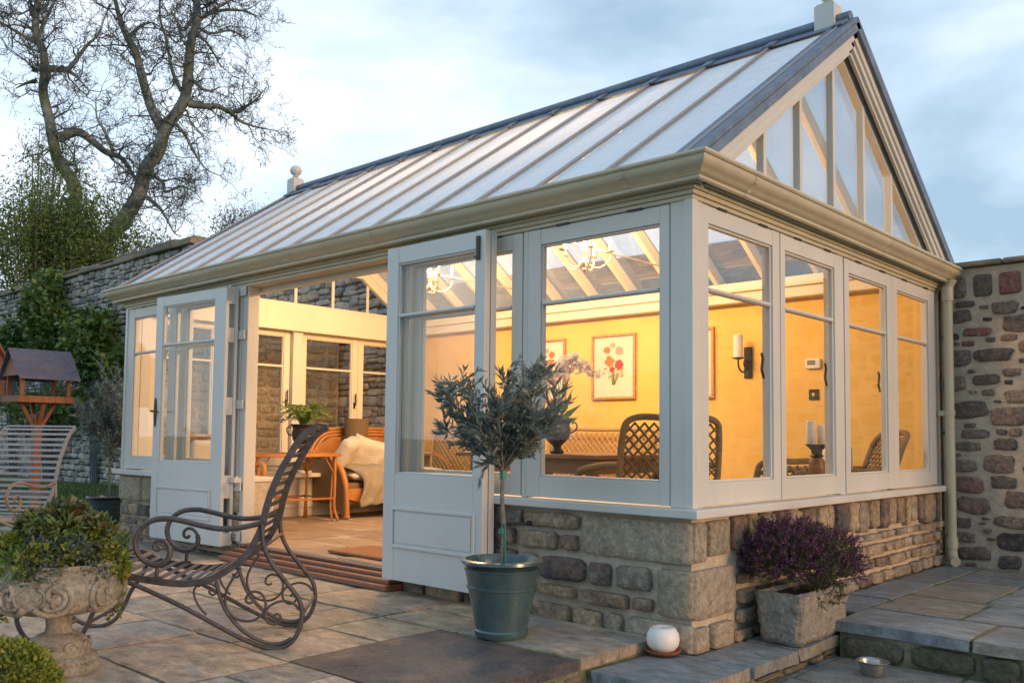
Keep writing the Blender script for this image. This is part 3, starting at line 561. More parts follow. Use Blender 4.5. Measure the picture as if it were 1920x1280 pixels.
# doors
def door(P0, P1, z0=.135, z1=2.14, name='door', th=.044, handle=None, lst=.10, rst=.075, bolt=None):
    """leaf whose outer face runs from P0 (left) to P1 (right)"""
    a = Vector((P0[0], P0[1], 0)); b = Vector((P1[0], P1[1], 0)); du = (b-a); L = du.length; du.normalize(); dw = Vector((du.y, -du.x, 0))
    T = lambda u, w_, z: tuple(a+du*u+dw*w_+Vector((0, 0, z)))
    m = MB(T); g0, g1, q0, q1 = lst, L-rst, .765, 2.05
    m.box(0, g0, -th, 0, z0, z1); m.box(g1, L, -th, 0, z0, z1); m.box(g0+.0005, g1-.0005, -th+.001, -.001, q1, z1-.001); m.box(g0+.0005, g1-.0005, -th+.001, -.001, z0+.001, q0)
    c = .012
    for x0, x1, e_, f_ in ((g0, g0+c, q0, q1), (g1-c, g1, q0, q1), (g0+c, g1-c, q1-c, q1), (g0+c, g1-c, q0, q0+c)): m.box(x0, x1, -.034, -.008, e_+.0004, f_-.0004)
    o = m.build(name, 'skypaint', CV, bevel=.003)
    m = MB(T); p0, p1, z_a, z_b = lst-.02, L-rst+.02, .325, .568; k = .018     # raised moulding round the lower panel
    m.box(p0, p1, 0, .010, z_b-k, z_b); m.box(p0, p1, 0, .010, z_a, z_a+k); m.box(p0, p0+k, .0, .0096, z_a+k, z_b-k); m.box(p1-k, p1, .0, .0096, z_a+k, z_b-k)
    m.box(p0+k+.012, p1-k-.012, .0, .004, z_a+k+.012, z_b-k-.012)
    m.build('panel_moulding', 'skypaint', o, bevel=.004)
    MB(T).box(g0+.001, g1-.001, -.026, -.020, q0+.001, q1-.001).build('pane', 'glass', o)
    m = MB(T); m.box(g0+c, g1-c, -.040, -.004, 1.715, 1.737); m.box(g0+c, g1-c, -.01, .002, 1.719, 1.733); m.build('glazing_bar', 'skypaint', o, bevel=.003)
    if handle is not None:
        hx = handle; m = MB(T)
        outl = [(hx+.017*math.cos(t), 1.17+.12*math.sin(t)*(1 if abs(math.sin(t)) < .99 else 1)) for t in [2*PI*i/20 for i in range(20)]]
        m.add([(x, .001, z) for x, z in outl]+[(x, .007, z) for x, z in outl], [tuple(range(20)), tuple(range(39, 19, -1))]+[(i, (i+1) % 20, 20+(i+1) % 20, 20+i) for i in range(20)])
        m.tube([(hx, .006, 1.18), (hx, .045, 1.18), (hx+.03, .05, 1.178), (hx+.11, .048, 1.172)], .008, 8)
        m.build('handle', 'black', o, smooth='auto')
    if bolt is not None:
        m = MB(T); m.box(bolt-.013, bolt+.013, .001, .012, 1.985, 2.12); m.box(bolt-.028, bolt-.013, .001, .01, 1.995, 2.01); m.build('bolt', 'black', o, bevel=.002)
    return o
door((-2.085, -.150), (-1.235, -.150), z0=.128, z1=2.152, bolt=.80, lst=.105)
door((-2.085, -.098), (-1.235, -.098), z0=.128, z1=2.152, lst=.105)
door((-5.03, -.205), (-4.085, -.125), z0=.14, z1=2.13, handle=.035, lst=.10, rst=.12)
door((-5.01, -.100), (-4.085, -.020), z0=.14, z1=2.13, lst=.10, rst=.12)
m = MB()   # hinge blocks between the folded leaves
for z in (.17, .55, 1.18, 1.72, 2.06): m.box(-4.10, -4.075, -.082, -.062, z, z+.09); m.box(-4.078, -3.96, -.016, -.006, z+.01, z+.08)
m.build('folding_hinge', 'skypaint', CV, bevel=.002)
# thin carcass of folded middle leaf seen edge-on
m = MB(); m.box(-4.084, -4.045, -.128, -.10, .14, 2.13); m.box(-4.084, -4.045, -.045, -.02, .14, 2.13)
for z0, z1 in ((.14, .24), (.50, .68), (1.14, 1.28), (1.70, 1.82), (2.0, 2.13)): m.box(-4.080, -4.050, -.099, -.046, z0+.002, z1-.002)
m.build('door_edge', 'skypaint', CV, bevel=.003)
m = MB(); m.box(-4.0, -2.04, -.16, -.02, .052, .085); m.box(-3.97, -2.06, -.115, .05, .086, .112); m.box(-3.95, -2.09, -.06, .12, .113, .135); m.build('threshold', 'wood', CV, bevel=.005)
m = MB(); m.box(-3.95, -2.09, -.012, .0, .136, .147); m.box(-3.95, -2.09, .02, .032, .136, .147); m.build('door_track', 'black', CV)
# floor
rng = random.Random(3); fl = []
y = .125; k = 0
while y < 3.6:
    y2 = min(y+.42, 3.6); x = -6.0-.3*(k % 2)
    while x < -.05: x2 = x+rng.choice((.45, .62, .78)); fl.append((max(x, -5.99), min(x2, -.05), y, y2)); x = x2
    y = y2; k += 1
fl = [f for f in fl if f[1]-f[0] > .08 and f[3]-f[2] > .08]
fo = slabs('floor', fl, ZF, 'tile', rng, th=.03, gap=.007, parent=CV, rough=.001)
MB().box(-6.0, -.04, .122, 3.61, .05, ZF-.008).build('floor_bed', 'grout', fo)
# back wall
MB().box(LX+.1, -.02, 3.617, 3.66, ZF, 2.24).build('back_wall', 'yellow', CV)
MB().box(LX+.12, -.12, 3.595, 3.616, ZF+.002, .27).build('skirting', 'inner', CV, bevel=.004)

# ------------------------------------------------------------------ roof
YM, ZR, YE, ZE = 1.83, 3.64, -.09, 2.315
sl = (ZR-ZE)/(YM-YE); ang = math.atan(sl); ca, sa = math.cos(ang), math.sin(ang); SLN = (YM-YE)/ca
def FS(x, s, h): return (x, YE+s*ca-h*sa, ZE+s*sa+h*ca)                  # front slope: along s, normal h
def BS(x, s, h): return (x, 2*YM-(YE+s*ca-h*sa), ZE+s*sa+h*ca)
NP = 13; pw = (6.06+.02)/NP
for T in (FS, BS):
    for i in range(NP):
        x1 = .02-i*pw; x0 = x1-pw
        MB(T).box(x0+.012, x1-.012, .0, SLN-.03, .0, .006).build('roof_pane', 'roofglass', CV)
    for i in range(NP+1):
        x = .02-i*pw; mb = MB(T); mb.box(x-.011, x+.011, -.01, SLN-.05, .0065, .016); mb.box(x-.004, x+.004, -.01, SLN-.05, .0165, .032); mb.build('glazing_bar', 'bar', CV, bevel=.002)
        xr = min(max(x, -6.0), -.06)
        MB(T).box(xr-.024, xr+.024, .10, SLN-.02, -.105, -.003).build('rafter', 'inner', CV, bevel=.006)
MB().box(-6.03, -.03, YM-.025, YM+.025, ZR-.17, ZR-.02).build('ridge_beam', 'inner', CV, bevel=.005)
m = MB()
for T in (FS, BS): m.box.__self__.T = T; m.box(-6.08, .04, SLN-.15, SLN+.0, .020, .026)
m.T = None; m.tube([(-6.10, YM, ZR+.04), (.05, YM, ZR+.04)], .038, 12)
rc = m.build('ridge_cap', 'lead', CV, smooth='auto')
for i in range(NP+1):
    x = .02-i*pw; MB(FS).box(x-.035, x+.035, SLN-.165, SLN-.05, .027, .040).build('lead_tack', 'lead', rc)
# verges
for sgn, xg in ((1, .02), (-1, -6.08)):
    m = MB()
    for T in (FS, BS):
        m.T = T; a, b = sorted((xg+sgn*.0, xg+sgn*.075)); m.box(a, b, -.02, SLN+.012, -.005, .024); a, b = sorted((xg+sgn*.055, xg+sgn*.078)); m.box(a, b, -.02, SLN+.012, -.055, -.0055)
        a, b = sorted((xg-sgn*.07, xg+sgn*.0)); m.box(a, b, -.01, SLN-.05, .019, .024)
    m.build('lead_verge', 'lead', CV, bevel=.004)
    m = MB()
    for T in (FS, BS):
        m.T = T
        for w0, w1, h0, h1 in ((.0, .053, -.10, -.0055), (.0, .04, -.14, -.101), (.0, .022, -.168, -.141)):
            a, b = sorted((xg+sgn*w0, xg+sgn*w1)); m.box(a, b, .02, SLN, h0, h1)
    m.build('bargeboard', 'paint' if sgn > 0 else 'inner', CV, bevel=.004)
# gable glazing
def gable(xc, sgn, pm):
    zi = lambda y_: 2.15+.705*(y_ if y_ < YM else 2*YM-y_)
    x0, x1 = xc-.03, xc+.03
    m = MB(); y0, y1 = .05, 2*YM-.05
    m.prism([(y0, 2.262), (y1, 2.262), (y1, 2.40), (y0, 2.40)], x0, x1, 0)
    ya = (2.40-2.15)/.705
    for s_ in (0, 1):
        poly = [(ya-.08, 2.401), (ya+.03, 2.401), (YM-.001, zi(YM)-.03), (YM-.001, ZR-.03), (ya-.30, 2.401)]
        if s_: poly = [(2*YM-a, b) for a, b in poly][::-1]
        m.prism(poly, x0+.004, x1-.004, 0)
    o = m.build('gable_frame', pm, CV, bevel=.003)
    ms = [.76, 1.21, 1.68, 2.16, 2.65] if sgn > 0 else [.85, 1.35, 1.83, 2.32, 2.81]
    for y_ in ms: MB().box(xc-.016, xc+.030*sgn, y_-.018, y_+.018, 2.402, zi(y_)).build('mullion', pm, o, bevel=.004)
    ys = [ya+.02]+ms+[2*YM-ya-.02]
    for a, b in zip(ys[:-1], ys[1:]):
        a2, b2 = a+.015, b-.015
        if a2 < YM < b2: poly = [(a2, 2.395), (b2, 2.395), (b2, zi(b2)), (YM, zi(YM)), (a2, zi(a2))]
        else: poly = [(a2, 2.395), (b2, 2.395), (b2, max(zi(b2), 2.397)), (a2, max(zi(a2), 2.397))]
        MB().prism(poly, xc-.004, xc+.002, 0).build('gable_pane', 'glass', o)
    if sgn < 0:
        MB().box(x0, x1, .9, 2.8, 2.80, 2.825).build('glazing_bar', pm, o)
gable(-.035, 1, 'paint'); gable(-6.02, -1, 'inner')
# finials
for xf in (-.10, -6.10):
    m = MB(); m.box(xf-.065, xf+.065, YM-.065, YM+.065, ZR-.06, ZR+.145); m.box(xf-.055, xf+.055, YM-.055, YM+.055, ZR+.146, ZR+.158)
    m.lathe([(.022, .158), (.020, .172), (.034, .180), (.020, .190), (.028, .197), (.050, .212), (.062, .236), (.064, .256), (.055, .282), (.030, .300), (.008, .306)], (xf, YM, ZR), 20)
    m.build('finial', 'paint', CV, smooth='auto')
# tie rods
for x in (-2.08, -3.9):
    m = MB(); m.tube([(x, .30, 2.50), (x, 3.36, 2.50)], .008, 8); m.tube([(x, YM, 2.50), (x, YM, ZR-.15)], .007, 8); m.tube([(x, YM+.03, 2.50), (x, YM-.03, 2.50)], .018, 10); m.build('tie_rod', 'inner', CV, smooth=True)
# hose tap on the plinth
m = MB(); m.tube([(-1.0, .0, .53), (-1.0, -.035, .53)], .016, 10); m.tube([(-1.0, -.035, .53), (-1.19, -.05, .515)], .007, 8); m.build('door_stay', 'black', CV)

# ------------------------------------------------------------------ garden walls and outbuilding
rng = random.Random(21)
gw = thing('rubble_wall', 'garden wall of dark rubble in pale mortar at the right of the conservatory', 'wall', (0, 3.66, 0))
o = MB().box(0, 4.2, .0, .42, -.1, 2.315).build('mortar_body', 'wallmortar', gw)
rr = []
for tries in range(9000):
    f = tries/9000; w_ = rng.uniform(.17, .27) if f < .12 else rng.uniform(.11, .2) if f < .4 else rng.uniform(.04, .12)
    h = min(w_*rng.uniform(.32, .75), .13); u = rng.uniform(0, 3.6-w_); z = rng.uniform(.06, 2.07-h); g_ = .011
    if all(u > b+g_ or u+w_ < a-g_ or z > d+g_ or z+h < c-g_ for a, b, c, d in rr): rr.append((u, u+w_, z, z+h))
u = .0
big = []
while u < 3.5: w_ = rng.uniform(.13, .17); big.append((u+.05, u+.05+w_, 2.09, 2.26)); u += w_+.05
s = stone_fill(lambda u, w_, z: (u, -w_, z), rr, rng, .016, 14, .40, jit=.13, irregular=.12); s = stone_fill(s.T, big, rng, .02, 12, .25, jit=.05, mb=s)
so_ = s.build('stones', 'wallstone', gw, smooth=True)
rr = []; u = -.02
while u < 4.1: w_ = rng.uniform(.45, .7); rr.append((u, u+w_-.01)); u += w_
m = MB()
for a, b in rr: m.box(a, b, -.05, .47, 2.316+rng.uniform(0, .008), 2.36+rng.uniform(-.006, .012))
m.build('coping', 'coping', gw, bevel=.012)
fw_ = thing('high_stone_wall', 'tall weathered stone garden wall behind the left end of the conservatory', 'wall', (0, 3.64, 0))
MB().box(-32, -6.3, .0, .5, -.1, 4.16).build('wall_body', 'farjoint', fw_)
cc = [(a+rng.uniform(-.02, .01), b+rng.uniform(-.01, .02), c+rng.uniform(-.022, .012), d+rng.uniform(-.012, .022)) for a, b, c, d in courses(-27, -6.3, .0, 4.16, rng, .07, .15, .08, .36, .010, .25)]
stone_fill(lambda u, w_, z: (u, -w_, z), cc, rng, .05, 8, .5, jit=.16, irregular=.15).build('stones', 'farstone', fw_, smooth=True)
m = MB(); u = -32
while u < -11.7:
    w_ = rng.uniform(.5, .9); e_ = .06*math.sin(u*.7); m.box(u, u+w_-.01, -.10+rng.uniform(-.03, .03), .58, 4.165+e_*.0, 4.25+rng.uniform(-.02, .03)); m.box(u+.02, u+w_-.04, -.03, .5, 4.28, 4.33+rng.uniform(-.02, .02)); u += w_
m.build('coping', 'coping', fw_, bevel=.015)
rw = thing('return_wall', 'low rubble wall lit warm just outside the far end windows', 'wall', (-7.6, .95, 0))
MB().box(-.40, .0, .0, 2.62, -.1, 2.28).build('wall_body', 'wallmortar', rw)
stone_fill(lambda u, w_, z: (w_, u, z), [(a+rng.uniform(-.01, .01), b+rng.uniform(-.01, .01), c+rng.uniform(-.01, .01), d+rng.uniform(-.01, .01)) for a, b, c, d in courses(.0, 2.6, .0, 2.28, rng, .09, .17, .14, .42, .012, .15)], rng, .02, 10, .4, jit=.1).build('stones', 'litstone', rw, smooth=True)
MB().box(-.44, .05, -.03, 2.62, 2.285, 2.34).build('coping', 'coping', rw, bevel=.012)
ob = thing('outbuilding', 'low stone outbuilding with a grey slate roof seen through the glass behind the conservatory', 'building', (0, 0, 0))
MB().box(-6.29, -2.5, 4.15, 7.9, -.1, 2.30).build('wall', 'farstone', ob)
MB().box(-6.29, -.0, 3.67, 4.1, -.1, 2.235).build('wall', 'farstone', ob)
m = MB(); nr = 14
y0, z0, y1, z1 = 4.0, 2.42, 6.1, 3.42; dy, dz = (y1-y0)/nr, (z1-z0)/nr
for i in range(nr):
    x = -11.6+.12*(i % 2)
    while x < -2.4:
        w_ = rng.uniform(.2, .3); q = rng.uniform(0, .006)
        m.add([(x, y0+dy*i, z0+dz*i+.02+q), (x+w_-.006, y0+dy*i, z0+dz*i+.02+q), (x+w_-.006, y0+dy*(i+1.15), z0+dz*(i+1.15)), (x, y0+dy*(i+1.15), z0+dz*(i+1.15)),
               (x, y0+dy*i, z0+dz*i), (x+w_-.006, y0+dy*i, z0+dz*i)], [(0, 1, 2, 3), (4, 5, 1, 0)]); x += w_
m.add([(-11.6, y0, z0-.02), (-2.4, y0, z0-.02), (-2.4, y1, z1-.02), (-11.6, y1, z1-.02), (-11.6, 7.9, z0), (-2.4, 7.9, z0)], [(0, 1, 2, 3), (3, 2, 5, 4), (1, 5, 2), (0, 3, 4)])
m.build('roof', 'roofslate', ob)
#PART3
# ------------------------------------------------------------------ rocking loungers
RP = {
'rail':[(-0.80,.40),(-0.735,.412),(-0.68,.405),(-0.615,0.372),(-0.53,0.353),(-0.432,0.338),(-0.342,0.335),(-0.252,0.353),(-0.171,0.399),(-0.106,0.453),(-0.067,0.512),(-0.035,0.588),(-0.017,0.673),(0.006,0.75),(0.038,0.827),(0.074,0.895),(0.115,0.965),(0.152,1.005),(0.194,1.032)],
'arm':[(-0.036,0.607),(-0.052,0.597),(-0.127,0.58),(-0.209,0.574),(-0.292,0.587),(-0.375,0.608),(-0.433,0.618),(-0.498,0.613),(-0.546,0.586),(-0.575,0.538),(-0.575,0.496),(-0.559,0.459),(-0.528,0.431),(-0.491,0.417),(-0.455,0.425),(-0.429,0.458),(-0.433,0.496),(-0.454,0.521),(-0.479,0.525),(-0.496,0.509),(-0.494,0.488),(-0.479,0.481),(-0.468,0.493)],
'runner':[(-0.80,.385),(-0.70,.375),(-0.61,0.345),(-0.561,0.326),(-0.504,0.301),(-0.371,0.237),(-0.263,0.178),(-0.163,0.123),(-0.08,0.081),(-0.004,0.053),(0.054,0.050),(0.107,0.078),(0.139,0.133),(0.15,0.2),(0.132,0.267),(0.08,0.335),(0.019,0.411),(-0.017,0.478),(-0.03,0.529),(-0.034,0.597)],
'inner':[(-0.227,0.345),(-0.209,0.278),(-0.178,0.211),(-0.123,0.144),(-0.064,0.10),(0.003,0.072),(0.058,0.070),(0.103,0.092)],
'front':[(-0.66,.372),(-0.69,.30),(-.74,.22),(-.77,.15),(-.81,.085),(-.87,.055),(-.93,.058),(-.984,.081),(-1.029,.12),(-1.055,.17),(-1.06,.215)],
'scrA':[(-0.264,0.199),(-0.302,0.245),(-0.32,0.295),(-0.309,0.324),(-0.268,0.338),(-0.231,0.324),(-0.22,0.307),(-0.234,0.286),(-0.25,0.291),(-0.255,0.305)],
'scrB':[(-0.122,0.403),(-0.157,0.353),(-0.183,0.294),(-0.181,0.24),(-0.153,0.194),(-0.107,0.172),(-0.057,0.175),(-0.017,0.209),(-0.01,0.251),(-0.029,0.289),(-0.065,0.299),(-0.089,0.285),(-0.095,0.26),(-0.08,0.248),(-0.064,0.256)],
'scrC':[(0.137,0.217),(0.111,0.246),(0.065,0.257),(0.02,0.243),(-0.009,0.214),(-0.006,0.176),(0.022,0.155),(0.051,0.165),(0.057,0.188),(0.042,0.201),(0.027,0.192)]}
def lounger(name, label, loc, rz, fm='bronze', am='bronze', sm=None, wd=.50):
    t = thing(name, label, 'garden chair', loc, rz, 'scrolled iron rocking loungers'); z0 = -.05
    L3 = lambda k, y, n=5: spline([(a, y, z+z0) for a, z in RP[k]], n)
    for y in (0, wd):
        s_ = 1 if y else -1
        m = MB(); m.tube(L3('runner', y), .0105, 8); m.tube(L3('inner', y), .008, 8); m.tube(L3('front', y), .0105, 8); m.tube(L3('inner', y-s_*.018), .006, 6)
        o = m.build('side_frame', fm, t, smooth=True)
        m = MB(); m.tube(L3('scrA', y), .0055, 6); m.tube(L3('scrB', y), .0062, 6); m.tube(L3('scrC', y), .006, 6); m.build('scroll', fm, o, smooth=True)
        m = MB(); r_ = [.0115]*40; m.tube(L3('arm', y-s_*-.0, 5), [.0125]*80+[.008]*31, 8); m.tube([(-.479, y, .415+z0), (-.482, y, .36+z0)], .009, 8); m.box(-.505, -.46, y-.014, y+.014, .352+z0, .366+z0)
        m.build('armrest', am, t, smooth='auto')
    rail = L3('rail', 0, 6)
    for y in (.006, wd-.006):
        m = MB(); L_ = len(rail); vs = []
        for i, p in enumerate(rail):
            d = (rail[min(i+1, L_-1)]-rail[max(i-1, 0)]).normalized(); nn = Vector((-d.z, 0, d.x))
            vs += [(q.x, yy, q.z) for q, yy in ((p-nn*.015, y-.005), (p-nn*.015, y+.005), (p+nn*.015, y+.005), (p+nn*.015, y-.005))]
        m.add(vs, [(0, 1, 2, 3), tuple(4*L_-4+k for k in (3, 2, 1, 0))]+[(4*i+k, 4*i+(k+1) % 4, 4*i+4+(k+1) % 4, 4*i+4+k) for i in range(L_-1) for k in range(4)]).build('rail', fm, t)
    # slats by arc length
    acc = [0]
    for i in range(len(rail)-1): acc.append(acc[-1]+(rail[i+1]-rail[i]).length)
    tot = acc[-1]; ns = int(tot/.047); seat = MB(); back = MB()
    for k in range(ns+1):
        s_ = min(tot*k/ns, tot-1e-4); i = max(j for j in range(len(acc)-1) if acc[j] <= s_); f = (s_-acc[i])/(acc[i+1]-acc[i]); p = rail[i].lerp(rail[i+1], f)
        d = (rail[i+1]-rail[i]).normalized(); nn = Vector((-d.z, 0, d.x)); c = p+nn*.013; mb = seat if p.z+(-z0) < .46 and p.x < -.05 else back
        h = .0115
        vs = [(c+d*i_*h+nn*j_*.0025) for i_, j_ in ((-1, -1), (1, -1), (1, 1), (-1, 1))]
        mb.add([(v.x, y, v.z) for y in (.002, wd-.002) for v in vs], [(0, 1, 2, 3), (7, 6, 5, 4), (0, 4, 5, 1), (1, 5, 6, 2), (2, 6, 7, 3), (3, 7, 4, 0)])
    seat.build('seat', sm or fm, t, bevel=.002); back.build('backrest', sm or fm, t, bevel=.002)
    m = MB()
    for a, z in ((.145, .19), (-.985, .085), (-.3, .326), (-.02, .50), (-.76, .17)): m.tube([(a, 0, z+z0), (a, wd, z+z0)], .008, 8)
    m.build('crossbar', fm, t, smooth=True)
    return t
GX, GY = -1.279, -1.454
lounger('rocking_lounger', 'brown iron rocking lounger with curled armrests seen side-on in front of the open doors', (GX, GY, .05), R(48.29))
lounger('rocking_lounger', 'grey-violet rocking lounger with its slatted back facing the camera, before the bird table', (-5.21, -.87, .05), R(124), 'greyiron', 'litarm', wd=.62)

# ------------------------------------------------------------------ stone urn
U0 = (-1.548, -2.236, .05)
ur = thing('stone_urn', 'weathered carved stone urn overflowing with mixed plants, front left', 'urn', U0)
m = MB(); m.lathe([(.150, 0), (.155, .012), (.150, .030), (.142, .035), (.146, .05), (.136, .062), (.118, .066), (.120, .078), (.118, .10), (.104, .122), (.078, .140), (.056, .150)], (0, 0, 0), 40)
m.lathe([(.052, .148), (.047, .175), (.050, .205), (.064, .222), (.09, .230)], (0, 0, 0), 36, False, False)
ped = m.build('pedestal', 'caststone', ur, smooth='auto')
bowl = [(.07, .228), (.15, .236), (.196, .250), (.222, .266), (.236, .290), (.238, .318), (.230, .350), (.214, .385), (.205, .405), (.212, .418), (.205, .43), (.17, .425), (.16, .38)]
bo = MB().lathe(bowl, (0, 0, 0), 56, True, True).build('bowl', 'caststone', ur, smooth='auto')
def rad(z):
    for (r0, z0), (r1, z1) in zip(bowl[1:], bowl[2:]):
        if z0 <= z <= z1: return r0+(r1-r0)*(z-z0)/(z1-z0)
    return .2
m = MB()
for k in range(8):
    a0 = 2*PI*k/8+.35; mir = 1 if k % 2 else -1
    def sp(cx, cz, r0, r1, t0, t1, w0, w1, n=22):
        pts, rs_ = [], []
        for i in range(n+1):
            f = i/n; th = t0+(t1-t0)*f; rr_ = r0+(r1-r0)*f; du = mir*(cx+rr_*math.cos(th)); z = min(max(cz+rr_*math.sin(th), .255), .40)
            ra = rad(z)+.002; an = a0+du/.225; pts.append((ra*math.cos(an), ra*math.sin(an), z)); rs_.append(w0+(w1-w0)*f)
        m.tube(pts, rs_, 8)
    sp(.0, .322, .080, .016, -2.6, 3.9, .015, .009); sp(-.004, .320, .052, .024, -2.4, 1.8, .009, .012)
    sp(.040, .295, .055, .03, 2.4, 5.3, .006, .010); sp(-.07, .33, .05, .02, -1.2, 1.2, .006, .006, 10)
m.build('scroll_relief', 'caststone', bo, smooth=True)
m = MB()
for k in range(9):
    a0 = 2*PI*k/9; pts = []
    for i in range(16):
        th = 5.6*i/15; rr_ = .030-.0014*i; z = .098+rr_*math.sin(th)*.8; an = a0+rr_*math.cos(th)/.11; ra = .119-.25*max(0, z-.10)**1.0; pts.append((ra*math.cos(an), ra*math.sin(an), z))
    m.tube(pts, [.0055]*10+[.004]*6, 6)
for k in range(46):
    an = 2*PI*k/46; m.tube([(.138*math.cos(an), .138*math.sin(an), .055), (.148*math.cos(an), .148*math.sin(an), .040)], .005, 5)
m.build('base_relief', 'caststone', ped, smooth=True)
MB().lathe([(.168, .395), (.10, .44), (.0, .46)], (0, 0, 0), 24, True, False).build('soil', 'soil', ur)
rs1 = np.random.RandomState(31)
cvec = np.array([CAM[0]-U0[0], CAM[1]-U0[1]]); cvec /= np.linalg.norm(cvec); lft = np.array([-cvec[1], cvec[0]])*-1     # towards camera, image left
clp = {'darkleaf': [], 'blueleaf': [], 'lime': [], 'shrub': []}
for k in range(92):
    a = rs1.uniform(0, 2*PI); q = rs1.rand()**.6; el = rs1.uniform(-.45, 1.0); rr_ = .205*math.sqrt(max(0, 1-max(el, 0)**2))
    p = np.array([rr_*q**.4*math.cos(a), rr_*q**.4*math.sin(a), .435+(.18 if el > 0 else .13)*el]); side = float(np.dot(p[:2], lft)); fr_ = float(np.dot(p[:2], cvec))
    if el > .55: kd = 'darkleaf' if rs1.rand() < .75 else 'shrub'
    elif abs(side) > .11: kd = 'lime' if rs1.rand() < .75 else 'shrub'
    elif fr_ > .0: kd = 'blueleaf' if rs1.rand() < .7 else 'lime'
    else: kd = 'darkleaf'
    clp[kd].append((p, rs1.uniform(.035, .065)))
for kd, (n_, L_, W_) in {'darkleaf': (120, .038, .024), 'blueleaf': (210, .015, .011), 'lime': (120, .021, .019), 'shrub': (80, .042, .013)}.items():
    PP, DD = [], []
    for p, r_ in clp[kd]:
        P, D = blob_pts(n_, p, (r_, r_, r_*.85), rs1, .3); sp_ = 1+.5*rs1.rand(n_, 1)**4; P = p+(P-p)*sp_; PP.append(P); DD.append(D+rs1.randn(*D.shape)*.8+np.array([0, 0, .2]))
    leaves('foliage', np.concatenate(PP), np.concatenate(DD), L_, W_, kd, ur, rs=rs1)
m = MB(); pl = []; rg = random.Random(8)
for k in range(12):
    an = rg.choice((0, 1)); b = lft*(-.20 if an else .20)+cvec*rg.uniform(-.03, .12); p = Vector((b[0], b[1], .44)); pts = [p.copy()]
    for i in range(5): p = p+Vector((b[0]*.05*(2-i)/2+rg.gauss(0, .008), b[1]*.05*(2-i)/2+rg.gauss(0, .008), -.035-.02*rg.random())); pts.append(p.copy()); pl += [(tuple(p), (rg.gauss(0, 1), rg.gauss(0, 1), rg.gauss(0, .7))) for _ in range(3)]
    m.tube(pts, .0013, 4)
m.build('trailing_stem', 'twig', ur)
leaves('foliage', [a for a, b in pl], [b for a, b in pl], .022, .02, 'lime', ur, rs=rs1)

# box bush
bb = thing('box_bush', 'small clipped lime-green box bush in the bottom left corner', 'bush', (-1.06, -2.62, .0))
P, D = blob_pts(9000, (0, 0, .11), (.20, .20, .19), rs1, .78, -.5); P += rs1.randn(*P.shape)*.006; D = D+rs1.randn(*D.shape)*.5; leaves('foliage', P, D, .017, .012, 'lime', bb, rs=rs1)
MB().lathe([(.02, -.1), (.03, .0), (.15, .05), (.15, .18), (.05, .25)], (0, 0, 0), 14).build('stem', 'heathleaf', bb)

